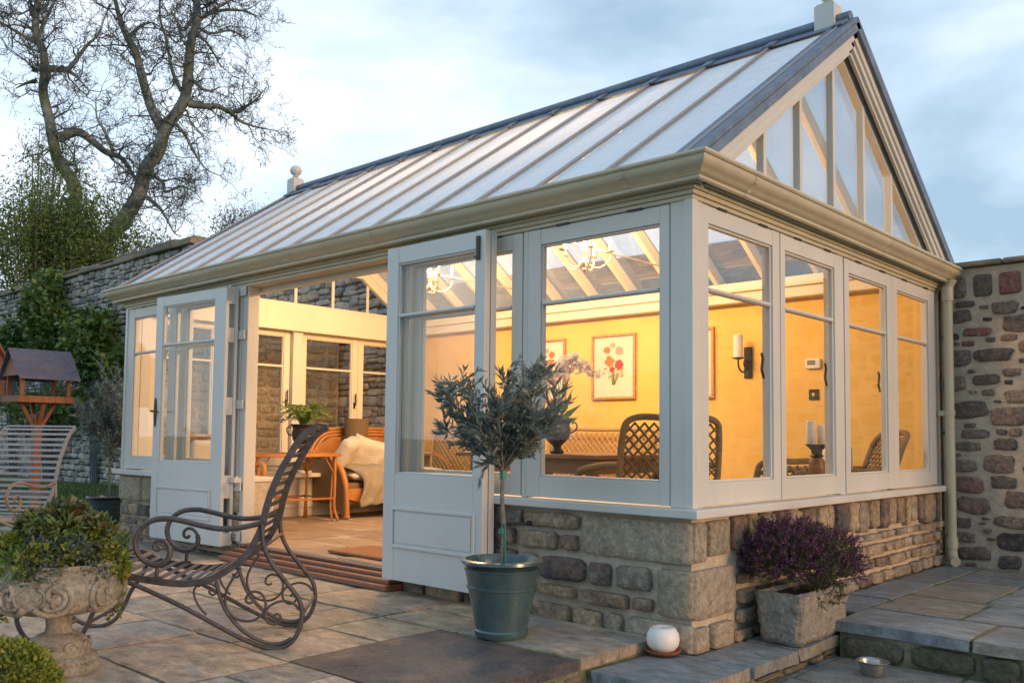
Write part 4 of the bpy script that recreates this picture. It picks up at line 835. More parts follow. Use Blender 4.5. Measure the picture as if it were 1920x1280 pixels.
# ------------------------------------------------------------------ olive trees in pots
def olive(name, label, loc, pot_m, seed, ch, crown, potr=(.127, .19), poth=.36, nb=26, rgl=None, lf=.045, lean=0):
    t = thing(name, label, 'potted tree', loc); rg = random.Random(seed); rs_ = np.random.RandomState(seed)
    a, b = potr; h = poth
    m = MB(); m.lathe([(a*.96, 0), (a, .008), (a+.004, .03), (a-.002, .038), (a+(b-a)*.55, h*.62), (a+(b-a)*.56+.006, h*.63), (a+(b-a)*.58+.006, h*.66), (a+(b-a)*.6-.002, h*.67), (a+(b-a)*.8, h*.86), (a+(b-a)*.8+.005, h*.87), (a+(b-a)*.82+.005, h*.89), (b-.022, h*.90),
      (b-.015, h*.925), (b-.002, h*.94), (b+.008, h*.965), (b+.006, h), (b-.014, h+.004), (b-.022, h-.01), (b-.03, h-.05)], (0, 0, 0), 48, True, False)
    m.build('pot', pot_m, t, smooth='auto')
    m = MB(); m.lathe([(b-.03, h-.045), (b*.5, h-.03), (0, h-.025)], (0, 0, 0), 24, True, False).build('soil', 'soil', t)
    tr = MB(); tip = Vector((lean*.4, 0, ch)); pts = spline([(0, 0, h-.04), (.004, .004, h+(ch-h)*.3), (-.006, .002, h+(ch-h)*.65), tip], 6); tr.tube(pts, [.013-.004*i/len(pts) for i in range(len(pts))], 10)
    k_ = MB(); k_.tube([(-.002, .002, h+.12), (-.002, .002, h+.145)], .017, 8); k_.build('tie', 'bluemark', t); k_ = MB(); k_.tube([(lean*.36, 0, ch-.06), (lean*.37, 0, ch-.02)], .016, 8); k_.build('tie', 'bluemark', t); k_ = MB(); k_.tube([(.02, .0, h-.04), (.016, .0, h+.17)], .005, 6); k_.build('stake', 'bluemark', t)
    cx, cy, cz, rx, rz_ = crown; LP = []; br = MB()
    for i in range(nb):
        d = Vector((rg.gauss(0, 1), rg.gauss(0, 1), rg.gauss(.25, .9))).normalized(); end = Vector((cx+d.x*rx*rg.uniform(.75, 1.12), cy+d.y*rx*rg.uniform(.75, 1.12), cz+d.z*rz_*rg.uniform(.75, 1.15)))
        mid = tip.lerp(end, .5)+Vector((0, 0, -.03+.05*rg.random())); P_ = spline([tip+Vector((0, 0, -.03*rg.random())), mid, end], 6)
        br.tube(P_, [.006-.0045*j/len(P_) for j in range(len(P_))], 5, cap=False)
        for s_ in range(11):
            j = rg.randint(3, len(P_)-1); q = P_[j]; dd = (P_[j]-P_[j-1]).normalized(); sd_ = Vector((rg.gauss(0, .8), rg.gauss(0, .8), rg.gauss(.45, .6)))
            dir_ = (dd*.8+sd_).normalized(); ln = rg.uniform(.07, .17)*rx/.33; pp = [q, q+dir_*ln*.5+Vector((0, 0, .005)), q+dir_*ln]; br.tube(pp, [.002, .0015, .001], 4, cap=False)
            for u_ in range(14):
                f = .1+.9*u_/13; lp = pp[0].lerp(pp[2], f); ld = dir_+Vector((rg.gauss(0, .55), rg.gauss(0, .55), rg.gauss(.1, .45))); LP.append((tuple(lp), tuple(ld)))
    for v in br.v: pass
    b0 = len(tr.v); tr.v += br.v; tr.f += [tuple(b0+i for i in f) for f in br.f]
    tr.build('trunk', 'bark', t, smooth=True)
    leaves('crown', [p for p, d in LP], [d for p, d in LP], lf, lf*.26, 'olive', t, rs=rs_)
    return t
olive('potted_olive', 'standard olive tree in a glazed teal pot in front of the folded door', (-.734, -.521, .05), 'teal', 4, .80, (-.01, .01, 1.075, .275, .27), nb=34, lf=.050)
olive('potted_olive', 'olive tree in a dark ribbed pot beyond the left end of the conservatory', (-6.95, .28, .05), 'darkteal', 9, .83, (0, 0, 1.09, .33, .38), (.12, .20), .31, 34, lf=.055)

# ------------------------------------------------------------------ heather trough, candle, bowl, door mat
tg = thing('heather_trough', 'rough square stone planter full of purple heather on the ledge by the corner', 'planter', (.205, .73, .0))
def frus(x0, x1, y0, y1, z0, z1, e, f): return [(x0+e, y0+e, z0), (x1-e, y0+e, z0), (x1-e, y1-e, z0), (x0+e, y1-e, z0), (x0-f, y0-f, z1), (x1+f, y0-f, z1), (x1+f, y1+f, z1), (x0-f, y1+f, z1)]
BX = [(0, 3, 2, 1), (0, 1, 5, 4), (1, 2, 6, 5), (2, 3, 7, 6), (3, 0, 4, 7)]
m = MB(); vo = frus(-.10, .10, -.27, .27, .0, .25, .0, .022); vi = frus(-.075, .075, -.245, .245, .20, .25, .0, .018)
b = bmesh.new(); V = [b.verts.new(v) for v in vo]; V2 = [b.verts.new(v) for v in vi]
for f in BX: b.faces.new([V[i] for i in f])
b.faces.new([V2[i] for i in (0, 1, 2, 3)])
for i in range(4): j = (i+1) % 4; b.faces.new([V[4+i], V[4+j], V2[4+j], V2[4+i]]); b.faces.new([V2[4+i], V2[4+j], V2[j], V2[i]])
bmesh.ops.bevel(b, geom=[e for e in b.edges if e.calc_length() > .03], offset=.008, segments=2, affect='EDGES'); bmesh.ops.subdivide_edges(b, edges=[e for e in b.edges if e.calc_length() > .06], cuts=9, use_grid_fill=True)
b.normal_update()
for v in b.verts: v.co += v.normal*(noise.noise(v.co*38)*.012+noise.noise(v.co*90)*.006)
me = bpy.data.meshes.new('trough'); b.to_mesh(me); b.free(); me.materials.append(M['trough']); me.shade_smooth(); o = bpy.data.objects.new('trough', me); COL.objects.link(o); o.parent = tg
MB().box(-.08, .08, -.25, .25, .19, .232).build('soil', 'soil', tg)
rs2 = np.random.RandomState(77)
def sprigs(n, c, r, rs_, shell=.1, per=26, ln=.055):
    P0, D0 = blob_pts(n, c, r, rs_, shell, -.45); PP = []; DD = []
    for p, d in zip(P0, D0):
        a = d*.8+rs_.randn(3)*.35+np.array([0, 0, .45]); a /= np.linalg.norm(a)
        for i in range(per):
            f = i/per; PP.append(p+a*ln*f); q = rs_.randn(3); DD.append(q-a*q.dot(a)*.6+a*.7)
    return np.array(PP), np.array(DD)
P, D = sprigs(650, (-.02, .0, .365), (.23, .34, .18), rs2, .35); leaves('foliage', P, D, .013, .0045, 'heathleaf', tg, rs=rs2)
P, D = sprigs(520, (-.04, -.10, .395), (.21, .25, .18), rs2, .72); leaves('flower', P, D, .013, .006, 'heather', tg, rs=rs2)
P, D = sprigs(300, (.03, .21, .355), (.18, .18, .17), rs2, .6); leaves('flower', P, D, .013, .006, 'heather', tg, rs=rs2)
P, D = sprigs(110, (.10, .02, .22), (.06, .15, .10), rs2, .4); leaves('foliage', P, D, .013, .005, 'heathleaf', tg, rs=rs2)
cn = thing('ball_candle', 'round white ball candle standing in the terracotta saucer by the corner', 'candle', (-.096, -.106, .012))
m = MB(); m.lathe([(.035, 0), (.055, .008), (.072, .03), (.077, .055), (.073, .082), (.060, .104), (.046, .113), (.036, .108), (.0, .104)], (0, 0, 0), 32, True, False).build('wax', 'white', cn, smooth=True)
MB().tube([(0, 0, .1), (0, 0, .108), (.001, 0, .112)], .0012, 5).build('wick', 'black', cn)
tag(MB().lathe([(.05, 0), (.068, .002), (.082, .014), (.085, .02), (.080, .021), (.066, .010), (.0, .010)], (-.096, -.106, .002), 36, True, False).build('saucer', 'terra', smooth='auto'), 'terracotta saucer under the round white candle', 'saucer')
m = MB(); m.lathe([(.048, 0), (.050, .004), (.064, .055), (.074, .060), (.076, .064), (.070, .066), (.060, .060), (.046, .008), (.0, .008)], (.60, .60, -.097), 36, True, False)
tag(m.build('pet_bowl', 'steel', smooth='auto'), 'round metal pet bowl on the lower slabs beneath the steps', 'bowl')
tag(MB().box(-3.15, -2.35, .22, .62, ZF+.004, ZF+.022).build('doormat', 'coir', bevel=.005), 'brown coir doormat just inside the open doorway', 'doormat')

# ------------------------------------------------------------------ bird table
bt = thing('bird_table', 'orange cedar bird table with a slate roof at the left edge', 'bird table', (-6.52, -.58, 0), R(92))
m = MB(); m.box(-.035, .035, -.035, .035, .0, 1.16); m.build('post', 'cedar', bt, bevel=.004)
m = MB()
for s_ in (-1, 1):
    m.bar((s_*.02, 0, 1.02), (s_*.15, 0, 1.26), .03, .035, (0, 1, 0)); m.bar((0, s_*.02, 1.02), (0, s_*.13, 1.26), .03, .035, (1, 0, 0))
m.build('brace', 'cedar', bt, bevel=.003)
m = MB(); m.box(-.235, .235, -.17, .17, 1.265, 1.285); m.box(-.245, .245, -.185, -.17, 1.26, 1.32); m.box(-.245, .245, .17, .185, 1.26, 1.32); m.box(-.245, -.236, -.17, .17, 1.26, 1.32); m.box(.236, .245, -.17, .17, 1.26, 1.32); m.build('tray', 'cedar', bt, bevel=.003)
m = MB()
for x in (-.2, .2):
    for y in (-.15, .15): MB().box(x-.016, x+.016, y-.016, y+.016, 1.321, 1.505).build('upright', 'cedar', bt, bevel=.003)
m.box(-.22, .22, -.16, -.14, 1.50, 1.53); MB().box(-.22, .22, .14, .16, 1.50, 1.53).build('wall_plate', 'cedar', bt, bevel=.003); m.build('wall_plate', 'cedar', bt, bevel=.003)
m = MB(); m.prism([(-.22, 1.50), (.22, 1.50), (0, 1.72)], -.235, -.220, 0).build('gable_board', 'wood', bt); MB().prism([(-.22, 1.50), (.22, 1.50), (0, 1.72)], .220, .235, 0).build('gable_board', 'wood', bt)
m = MB()
for s_ in (-1, 1):
    for i in range(3):
        f0, f1 = i/3, (i+1.15)/3; yy = lambda f: s_*(.245*f); zz = lambda f: 1.745-.265*f
        x0, x1 = -.275+.006*i, .275-.004*i; o_ = .008*(2-i)*0+.010
        m.add([(x0, yy(f0), zz(f0)+.004), (x1, yy(f0), zz(f0)+.004), (x1, yy(f1)*1.0, zz(f1)+o_), (x0, yy(f1), zz(f1)+o_), (x0, yy(f0), zz(f0)-.004), (x1, yy(f0), zz(f0)-.004), (x1, yy(f1), zz(f1)+o_-.01), (x0, yy(f1), zz(f1)+o_-.01)],
              [(0, 1, 2, 3), (7, 6, 5, 4), (0, 4, 5, 1), (1, 5, 6, 2), (2, 6, 7, 3), (3, 7, 4, 0)])
m.build('roof', 'slate', bt)
bx_ = thing('nest_box', 'dark red-brown wooden bird house on a grey pole beside the bird table', 'bird house', (-7.62, -.80, 0), R(20))
m = MB(); m.prism([(-.2, 1.35), (.2, 1.35), (.2, 1.66), (0, 1.95), (-.2, 1.66)], -.2, .2, 0); bo_ = m.build('box', 'wood', bx_, bevel=.004)
m = MB()
for s_ in (-1, 1): m.bar((0, s_*-.02, 1.98), (0, s_*.27, 1.60), .50, .02, (0, -s_*.3, -.5))
m.build('roof', 'wood', bx_)
MB().tube([(0, 0, 0), (.01, 0, 1.35)], .025, 10).build('pole', 'bar', bx_)
ln = thing('garden_lantern', 'small dark round lantern hanging below the bird table', 'lantern', (-6.98, -.45, 0))
m = MB(); m.lathe([(.02, 1.0), (.06, 1.01), (.075, 1.05), (.078, 1.1), (.06, 1.15), (.02, 1.165)], (0, 0, 0), 16); m.build('body', 'black', ln, smooth='auto'); MB().tube([(0, 0, 1.16), (.01, -.02, 1.24), (.06, -.03, 1.30)], .004, 5).build('cord', 'black', ln)

# ------------------------------------------------------------------ trees, shrubs and climbers
rtv = Vector((math.cos(yaw), math.sin(yaw), 0)); fwv = Vector((-math.sin(yaw), math.cos(yaw), 0)); C0 = Vector((CAM[0], CAM[1], 0))
def VW(a, d, z): return C0+rtv*a+fwv*d+Vector((0, 0, z))
def VT(a, d, z): return VW(a, d*math.cos(pit)-math.sin(pit)*(z-.99-d*math.sin(pit))/math.cos(pit), z)
TA = [[(-12.7,-.3),(-12.81, 6.61), (-12.69, 7.87), (-12.82, 8.3), (-13.21, 8.86), (-13.37, 9.43), (-13.47, 9.99), (-13.67, 10.8), (-13.64, 11.43), (-13.68, 11.99), (-13.87, 12.37), (-13.91, 12.87), (-13.82, 13.81),(-13.6,15.2),(-13.2,16.6)], [(-13.9, 12.27), (-14.25, 12.43), (-14.63, 12.64), (-14.94, 12.8), (-15.32, 13.1),(-16,13.8)], [(-13.64, 11.49), (-13.3, 11.5), (-12.92, 11.44), (-12.67, 11.63), (-12.3, 12.07), (-11.93, 12.39),(-11.6,13.2)], [(-12.92, 11.44), (-12.6, 11.19), (-12.22, 10.76)], [(-13.21, 9.49), (-12.96, 9.68), (-12.71, 9.75), (-12.4, 9.56), (-12.02, 9.25), (-11.64, 9.13), (-11.38, 8.76), (-11.19, 8.32), (-11.19, 7.69)], [(-11.64, 9.19), (-11.9, 9.76), (-12.12, 10.13), (-12.16, 10.76)], [(-13.86, 11.18), (-14.17, 11.05), (-14.42, 10.89)], [(-13.9, 12.37), (-13.94, 12.99), (-14.2, 13.62),(-14.4,15)], [(-13.87, 12.31), (-13.5, 13.12), (-13.2, 13.75),(-12.8,15)]]
TB = [[(-12.3,-.3),(-12.1,5.2),(-11.86, 6.43), (-11.37, 7.07), (-10.87, 7.89), (-10.69, 8.64), (-10.32, 9.15), (-10.14, 9.77), (-9.71, 10.41), (-9.52, 10.91), (-9.41, 12.29), (-9.23, 12.92), (-9.3, 13.73),(-9.5,15.2),(-9.3,16.5)], [(-10.23, 9.84), (-10.52, 10.4), (-10.78, 11.21), (-10.98, 11.96), (-11.23, 12.4), (-11.43, 12.9), (-11.62, 13.65),(-11.8,15),(-11.7,16)], [(-9.68, 10.91), (-9.91, 11.47), (-10.04, 12.28), (-10.2, 12.91), (-10.15, 13.79),(-10.3,15)], [(-9.23, 12.92), (-8.86, 13.24), (-8.42, 13.55), (-8.05, 13.87),(-7.6,14.6)], [(-11.17, 12.46), (-10.92, 12.78), (-10.61, 12.94), (-10.3, 12.78)], [(-9.46, 10.53), (-9.02, 10.51), (-8.64, 10.54), (-8.33, 10.42), (-7.95, 10.61), (-7.64, 10.87), (-7.39, 11.25)], [(-8.33, 10.42), (-8.01, 10.11), (-7.57, 9.99), (-7.0, 9.93)], [(-10.57, 8.52), (-10.12, 8.21), (-9.99, 7.9), (-9.49, 8.03), (-9.05, 7.84), (-8.73, 7.47)], [(-10.68, 7.86), (-10.24, 7.52), (-9.99, 7.21), (-9.67, 6.71), (-9.42, 6.59)], [(-9.41, 12.48), (-9.1, 12.48), (-8.78, 12.05), (-8.59, 11.67)], [(-9.89, 10.03), (-9.57, 9.66), (-9.32, 9.16), (-9.0, 8.72), (-8.56, 8.54)], [(-9.47, 11.35), (-8.96, 10.92), (-8.52, 11.05)], [(-9.3, 13.17), (-9.6, 12.6), (-9.92, 13.16)],[(-9.35,12.9),(-8.9,12.6),(-8.3,12.7),(-7.8,12.5)],[(-9.0,13.1),(-8.4,13.2),(-7.7,13.1),(-7.3,12.8)]]
def bare_tree(name, label, limbs, depth, seed, r0, kids=(4, 4, 3), step=.33):
    t = thing(name, label, 'tree', VW(limbs[0][0][0], depth, 0)); t.location.z = 0; org = Vector(t.location); rg = random.Random(seed)
    tr, br, tw = MB(), MB(), MB()
    for li, l_ in enumerate(limbs):
        d = depth; pts = []; dd = 0; sg_ = rg.uniform(-.5, .5) if li else 0
        for i, (a, z) in enumerate(l_): pts.append(VT(a, depth+sg_*i*.3, z)-org)
        P_ = spline(pts, 4); n = len(P_)
        if li == 0: rs_ = [max(r0*(1-.9*(p.z/16.8)), .035) for p in P_]
        else:
            base = .105 if len(l_) > 6 else .06; base *= (1.5 if (seed == 2 and li == 1) or (seed == 1 and li == 4) else 1); rs_ = [max(base*(1-i/n)**.8, .012) for i in range(n)]
        tr.tube(P_, rs_, 10 if li == 0 else 7, cap=False)
        s_ = 0
        for i in range(1, n):
            if P_[i].z < 6.6: continue
            s_ += (P_[i]-P_[i-1]).length
            if s_ > step*(1 if li else .75):
                s_ = 0
                for _ in range(2):
                    sd_ = Vector((rg.gauss(0, 1), rg.gauss(0, 1), rg.gauss(.15, .8))).normalized(); dd_ = (P_[i]-P_[i-1]).normalized()
                    grow([br, br, tw, tw], P_[i], sd_+dd_*.4, rg.uniform(.75, 1.5), min(rs_[i]*.3, .024)+.007, 0, rg, kids, .40, .06, (5, 4, 3, 3), None, .52)
    tr.build('trunk', 'treebark', t, smooth=True); br.build('branch', 'twig', t); tw.build('twigs', 'twig', t)
    return t
bare_tree('bare_tree', 'bare winter tree with a straight mossy trunk at the far left behind the wall', TA, 26, 1, .31)
bare_tree('bare_tree', 'bare forked tree leaning right, its branches against the sky beside the roof ridge', TB, 26, 2, .36)
rg = random.Random(5)
def shrub(name, label, cat, a, d, z0, r, h, n, m_, seed, lf=.10, w_=.3, zlo=None, group=None, nb=14):
    rs_ = np.random.RandomState(seed); rg_ = random.Random(seed); base = VW(a, d, 0); t = thing(name, label, cat, (base.x, base.y, 0), 0, group)
    st = MB(); PP, DD = [], []
    for i in range(nb):
        an = rg_.uniform(0, 2*PI); rr_ = r*rg_.uniform(.1, .95); ztop = z0+h*rg_.uniform(.45, 1.0)*(1-.35*(rr_/r)**2)
        end = Vector((rr_*math.cos(an), rr_*math.sin(an), ztop)); mid = Vector((end.x*.45, end.y*.45, ztop*.55)); P_ = spline([(0, 0, 0), mid, end], 8); st.tube(P_, [.05*(1-.85*j/len(P_)) for j in range(len(P_))], 4, cap=False)
        for _ in range(n//nb):
            j = rg_.uniform(.42, 1)*(len(P_)-1); q = P_[int(j)]
            if q.z < (zlo or z0*.9): q = P_[-1]
            off = rs_.randn(3)*np.array([.30, .30, .34])*r*.55; PP.append(np.array(q)+off); DD.append(rs_.randn(3)+np.array([0, 0, .3]))
    st.build('trunk', 'twig', t); leaves('crown', PP, DD, lf, lf*w_, m_, t, rs=rs_); return t
G_ = 'leafy shrubs behind the high wall'
shrub('leafy_shrub', 'green leafy shrub rising above the wall coping at the far left edge', 'shrub', -12.0, 22.5, 4.4, 1.7, 3.3, 16000, 'shrub', 41, group=G_, lf=.12)
shrub('leafy_shrub', 'green leafy shrub round the foot of the straight tree trunk above the wall', 'shrub', -11.1, 23, 4.3, 1.5, 2.6, 12000, 'shrub', 42, group=G_, lf=.12)
shrub('leafy_shrub', 'lower green shrub round the leaning tree trunk above the wall', 'shrub', -10.0, 23.5, 4.2, 1.4, 1.9, 9000, 'shrub', 43, group=G_, lf=.11)
shrub('leafy_shrub', 'tallest thin twiggy shrub above the wall at the left frame edge', 'shrub', -13.4, 25, 4.5, 1.7, 5.2, 8000, 'shrub', 44, group=G_, nb=22)
shrub('dark_hedge', 'low dark evergreen mass showing over the wall between the trees and the roof', 'hedge', -8.8, 24.5, 4.3, 1.2, 1.6, 3200, 'ivy', 45)
shrub('distant_tree', 'rounded grey tree in the distance just left of the ridge finial', 'tree', -18.4, 60, 8.5, 2.8, 8.0, 36000, 'heathleaf', 46, lf=.20, w_=.25, nb=90)
def climber(label, cx, cz, rx, rz_, n, seed, m_='ivy'):
    rs_ = np.random.RandomState(seed); t = thing('climbing_plant', label, 'climber', (cx, 3.58, 0), 0, 'climbers on the high stone wall'); rg_ = random.Random(seed)
    PP = []; st = MB()
    for k in range(16):
        x, z = rg_.gauss(0, rx*.5), cz+rg_.gauss(0, rz_*.5); st.tube(spline([(rg_.gauss(0, .1), -.05, 0), (x*.4, -.10, z*.5), (x, -.12, z)], 5), .012, 4, cap=False)
        for _ in range(n//16): PP.append((x+rs_.randn()*rx*.22, -.06-abs(rs_.randn())*.16, z+rs_.randn()*rz_*.24))
    D = rs_.randn(len(PP), 3)+np.array([0, -.9, .1]); st.build('stem', 'twig', t); leaves('foliage', PP, D, .13, .085, m_, t, rs=rs_)
climber('tall dark green climber on the wall above the bird table', -17.4, 3.25, 1.0, .75, 3600, 51)
climber('bushy climber on the wall between the bird table and the conservatory', -15.1, 2.7, 1.15, .58, 4600, 52)
climber('small climber on the wall left of the bird table roof', -19.4, 2.8, .8, .5, 1900, 53)
climber('low pale green climber on the wall behind the bird table post', -17.4, 1.4, 1.5, .5, 1600, 54, 'shrub')
#PART4
# ------------------------------------------------------------------ inside: chandeliers
def chandelier(label, x, y, zb, seed):
    t = thing('chandelier', label, 'chandelier', (x, y, zb), R(seed*17), 'chandeliers under the glass ridge')
    m = MB(); m.lathe([(.004, -.19), (.012, -.18), (.018, -.165), (.010, -.15), (.028, -.13), (.034, -.11), (.014, -.085), (.016, -.04), (.026, -.02), (.012, .01), (.010, .08), (.018, .10), (.004, .12)], (0, 0, 0), 16)
    m.tube([(0, 0, .12), (0, 0, ZR-.18-zb)], .004, 6); m.build('stem', 'brass', t, smooth='auto')
    for k in range(5):
        a = 2*PI*k/5+.3; c, s_ = math.cos(a), math.sin(a); m = MB()
        m.tube(spline([(c*.02, s_*.02, -.10), (c*.07, s_*.07, -.15), (c*.14, s_*.14, -.145), (c*.195, s_*.195, -.09), (c*.20, s_*.20, -.035)], 5), .0055, 7)
        m.lathe([(.008, -.04), (.030, -.032), (.033, -.026), (.010, -.024), (.010, .03), (.008, .032)], (c*.20, s_*.20, 0), 12)
        o = m.build('arm', 'brass', t, smooth='auto')
        MB().lathe([(.004, .033), (.013, .042), (.016, .055), (.011, .072), (.003, .088)], (c*.20, s_*.20, 0), 12).build('bulb', 'bulb', o, smooth=True)
        ld = bpy.data.lights.new('bulb_light', 'POINT'); ld.energy = 16; ld.color = (1.0, .56, .25); ld.shadow_soft_size = .03
        lo = bpy.data.objects.new('bulb_light', ld); COL.objects.link(lo); lo.parent = t; lo.location = (c*.20, s_*.20, .125)
    return t
chandelier('brass chandelier nearer the corner, seen through the large front window', -2.08, 1.83, 2.48, 1)
chandelier('brass chandelier further back, seen through the open door leaf', -3.88, 1.83, 2.48, 2)

# wicker chair: back at local x=0, seat towards +x
def lattice(m, y0, y1, z0, z1, lean, x0=0, step=.066, r=.0075):
    h, w_ = z1-z0, y1-y0
    for sg in (1, -1):
        c = -h
        while c < w_:
            a0, a1 = max(c, 0), min(c+h, w_)
            if a1-a0 > .02:
                za, zb = a0-c, a1-c
                ya, yb = (y0+a0, y0+a1) if sg > 0 else (y1-a0, y1-a1)
                m.tube([(x0-lean*(z0+za), ya, z0+za), (x0-lean*(z0+zb)-.004*sg, yb, z0+zb)], r, 5)
            c += step
def wicker_chair(name, label, loc, rz, w_=.58, h=.95, cushion=False, mt='darkwicker', lean=.12, group=None, cat='chair', depth=.50):
    t = thing(name, label, cat, loc, rz, group); a, b = -w_/2, w_/2; sh = min(.42, h*.45)
    m = MB(); X = lambda z: -lean*z
    m.tube(spline([(X(sh), a, sh), (X(h*.8), a, h*.86), (X(h), a+.06, h-.006), (X(h), 0, h), (X(h), b-.06, h-.006), (X(h*.8), b, h*.86), (X(sh), b, sh)], 6), .021, 10); m.build('back_frame', mt, t, smooth=True)
    m = MB(); lattice(m, a+.015, b-.015, sh, h-.03, lean); m.build('backrest', mt, t, smooth=True)
    m = MB(); m.box(-.02, depth, a, b, sh-.06, sh); m.build('seat', mt, t, bevel=.02, seg=3)
    for s_ in (a, b):
        m = MB(); m.tube(spline([(X(h*.68), s_, h*.70), (.18, s_*1.04, h*.69), (depth-.04, s_*1.06, sh+.20), (depth+.01, s_*1.05, sh+.10), (depth-.02, s_, sh-.02)], 6), .024, 9); m.build('armrest', mt, t, smooth=True)
        for x in (.01, depth-.03): MB().tube([(x, s_*.94, 0), (x, s_*.94, sh-.03)], .018, 8).build('leg', mt, t, smooth='auto')
    if cushion:
        m = MB().box(.03, .14, a+.06, b-.06, sh+.02, sh+.42); m.build('cushion', 'cloth', t, bevel=.05, seg=4)
    return t
GCH = 'wicker dining chairs'
wicker_chair('wicker_chair', 'lattice-backed wicker armchair with its back to the corner window', (-.86, 1.08, ZF), R(153), .68, .97, group=GCH)
wicker_chair('wicker_chair', 'low wicker chair whose lattice top just shows above the side window sill', (-.50, 2.08, ZF), R(155), .60, .70, group=GCH, lean=.05)
wicker_chair('wicker_chair', 'leaning wicker chair with a cushion seen edge-on through the third side window', (-.42, 2.86, ZF), R(222), .55, .90, True, 'wicker', .38, group=GCH)
wicker_chair('wicker_armchair', 'honey rattan armchair at the far left inside the doorway', (-5.45, .62, ZF), R(-20), .62, .82, True, 'rattan', .2, cat='armchair')
wicker_chair('wicker_settee', 'wicker lattice settee against the yellow wall below the flower prints', (-3.15, 3.42, ZF), R(-90), 1.35, .93, False, 'palewicker', .10, cat='settee', group='wicker settees along the yellow wall')
wicker_chair('wicker_settee', 'wicker lattice settee against the yellow wall seen through the open door leaf', (-4.95, 3.42, ZF), R(-90), 1.35, .93, False, 'palewicker', .10, cat='settee', group='wicker settees along the yellow wall')
# dining table
t = thing('dining_table', 'brown wooden dining table carrying the white orchid', 'table', (-1.95, 1.55, ZF))
MB().box(-.70, .62, -.55, .50, .70, .732).build('tabletop', 'tablewood', t, bevel=.008); MB().box(-.62, .54, -.47, .42, .60, .699).build('apron', 'tablewood', t, bevel=.003)
for x in (-.58, .50):
    for y in (-.43, .38): MB().box(x-.035, x+.035, y-.035, y+.035, 0, .599).build('leg', 'tablewood', t, bevel=.006)
def urn_pot(t, r, h, m_='black'):
    m = MB(); m.lathe([(r*.45, 0), (r*.5, .015), (r*.28, .04), (r*.30, h*.22), (r*.85, h*.45), (r*.98, h*.68), (r*.88, h*.84), (r*.95, h*.92), (r*1.15, h*.97), (r*1.15, h), (r*.9, h*.97)], (0, 0, 0), 28, True, True)
    m.build('pot', m_, t, smooth='auto')
    for s_ in (-1, 1):
        m = MB(); m.tube(spline([(s_*r*.85, 0, h*.60), (s_*r*1.25, 0, h*.66), (s_*r*1.4, 0, h*.82), (s_*r*1.2, 0, h*.92), (s_*r*1.05, 0, h*.86)], 4), r*.06, 6); m.build('handle', m_, t, smooth=True)
t = thing('potted_orchid', 'white and pale pink orchid in a dark pot on the dining table', 'orchid', (-1.80, 1.17, ZF+.733), R(40)); urn_pot(t, .10, .24)
rg = random.Random(14); m = MB(); PP, DD = [], []; rs3 = np.random.RandomState(9)
for k, (ax, ay, hh) in enumerate(((.22, .05, .62), (.14, -.10, .66), (-.18, .06, .60), (-.10, -.12, .55), (.05, .14, .64), (-.26, -.02, .50))):
    P_ = spline([(0, 0, .2), (ax*.15, ay*.15, hh*.75), (ax*.55, ay*.55, hh), (ax*1.25, ay*1.25, hh-.05)], 8); m.tube(P_, .003, 5)
    for j in range(11, len(P_), 1):
        for _ in range(2):
            c = np.array(P_[j])+rs3.randn(3)*.018; fc = rs3.randn(3)
            for q in range(5): a = 2*PI*q/5; u_ = np.cross(fc, [0.3, .2, 1]); u_ /= np.linalg.norm(u_); v_ = np.cross(fc, u_); v_ /= np.linalg.norm(v_); PP.append(c); DD.append(u_*math.cos(a)+v_*math.sin(a))
m.build('stem', 'flowergreen', t, smooth=True); leaves('flower', PP, DD, .034, .030, 'orchid', t, rs=rs3)
P = np.zeros((14, 3))+np.array([0, 0, .22]); D = rs3.randn(14, 3)+np.array([0, 0, .5]); leaves('leaf', P, D, .20, .05, 'ivy', t, rs=rs3)
# candlestick
t = thing('pillar_candlestick', 'turned wooden candlestick with two white candles on the side window sill', 'candlestick', (-.235, 1.90, .657))
MB().lathe([(.05, 0), (.052, .02), (.040, .05), (.047, .10), (.05, .17), (.044, .215), (.038, .225)], (0, 0, 0), 20).build('column', 'tablewood', t, smooth='auto')
MB().lathe([(.030, .226), (.045, .235), (.032, .25), (.036, .275), (.068, .305), (.075, .312), (.0, .312)], (0, 0, 0), 20, True, False).build('cup', 'black', t, smooth='auto')
for x, y, h in ((-.03, -.018, .15), (.032, .02, .125)): MB().lathe([(.031, .313), (.032, .316), (.032, .313+h-.004), (.028, .313+h), (0, .313+h-.006)], (x, y, 0), 20, True, False).build('candle', 'white', t, smooth='auto')
# cane table, fern, sofa
t = thing('cane_table', 'honey cane table carrying the fern urn in front of the far windows', 'table', (-5.40, 1.40, ZF))
m = MB(); m.box(-.27, .27, -.55, .38, .645, .66); m.build('tabletop', 'tablewood', t, bevel=.004)
m = MB(); m.tube([(-.27, -.55, .65), (.27, -.55, .65), (.27, .38, .65), (-.27, .38, .65)], .019, 8, closed=True); m.tube([(-.24, -.52, .22), (.24, -.52, .22), (.24, .35, .22), (-.24, .35, .22)], .011, 8, closed=True); m.build('rail', 'rattan', t, smooth=True)
for x in (-.24, .24):
    for y in (-.52, .35):
        m = MB(); sx, sy = math.copysign(1, x), math.copysign(1, y); m.tube(spline([(x, y, .63), (x, y, .30), (x, y, .12), (x+sx*.03, y+sy*.03, 0)], 5), .015, 8); m.tube(spline([(x-sx*.02, y, .63), (x-sx*.025, y-sy*.02, .3), (x-sx*.02, y-sy*.03, .12), (x, y-sy*.02, 0)], 5), .011, 8); m.tube([(x, y-sy*.005, .45), (x, y-sy*.12, .63)], .007, 6); m.tube([(x-sx*.005, y, .45), (x-sx*.12, y, .63)], .007, 6)
        m.build('leg', 'rattan', t, smooth=True)
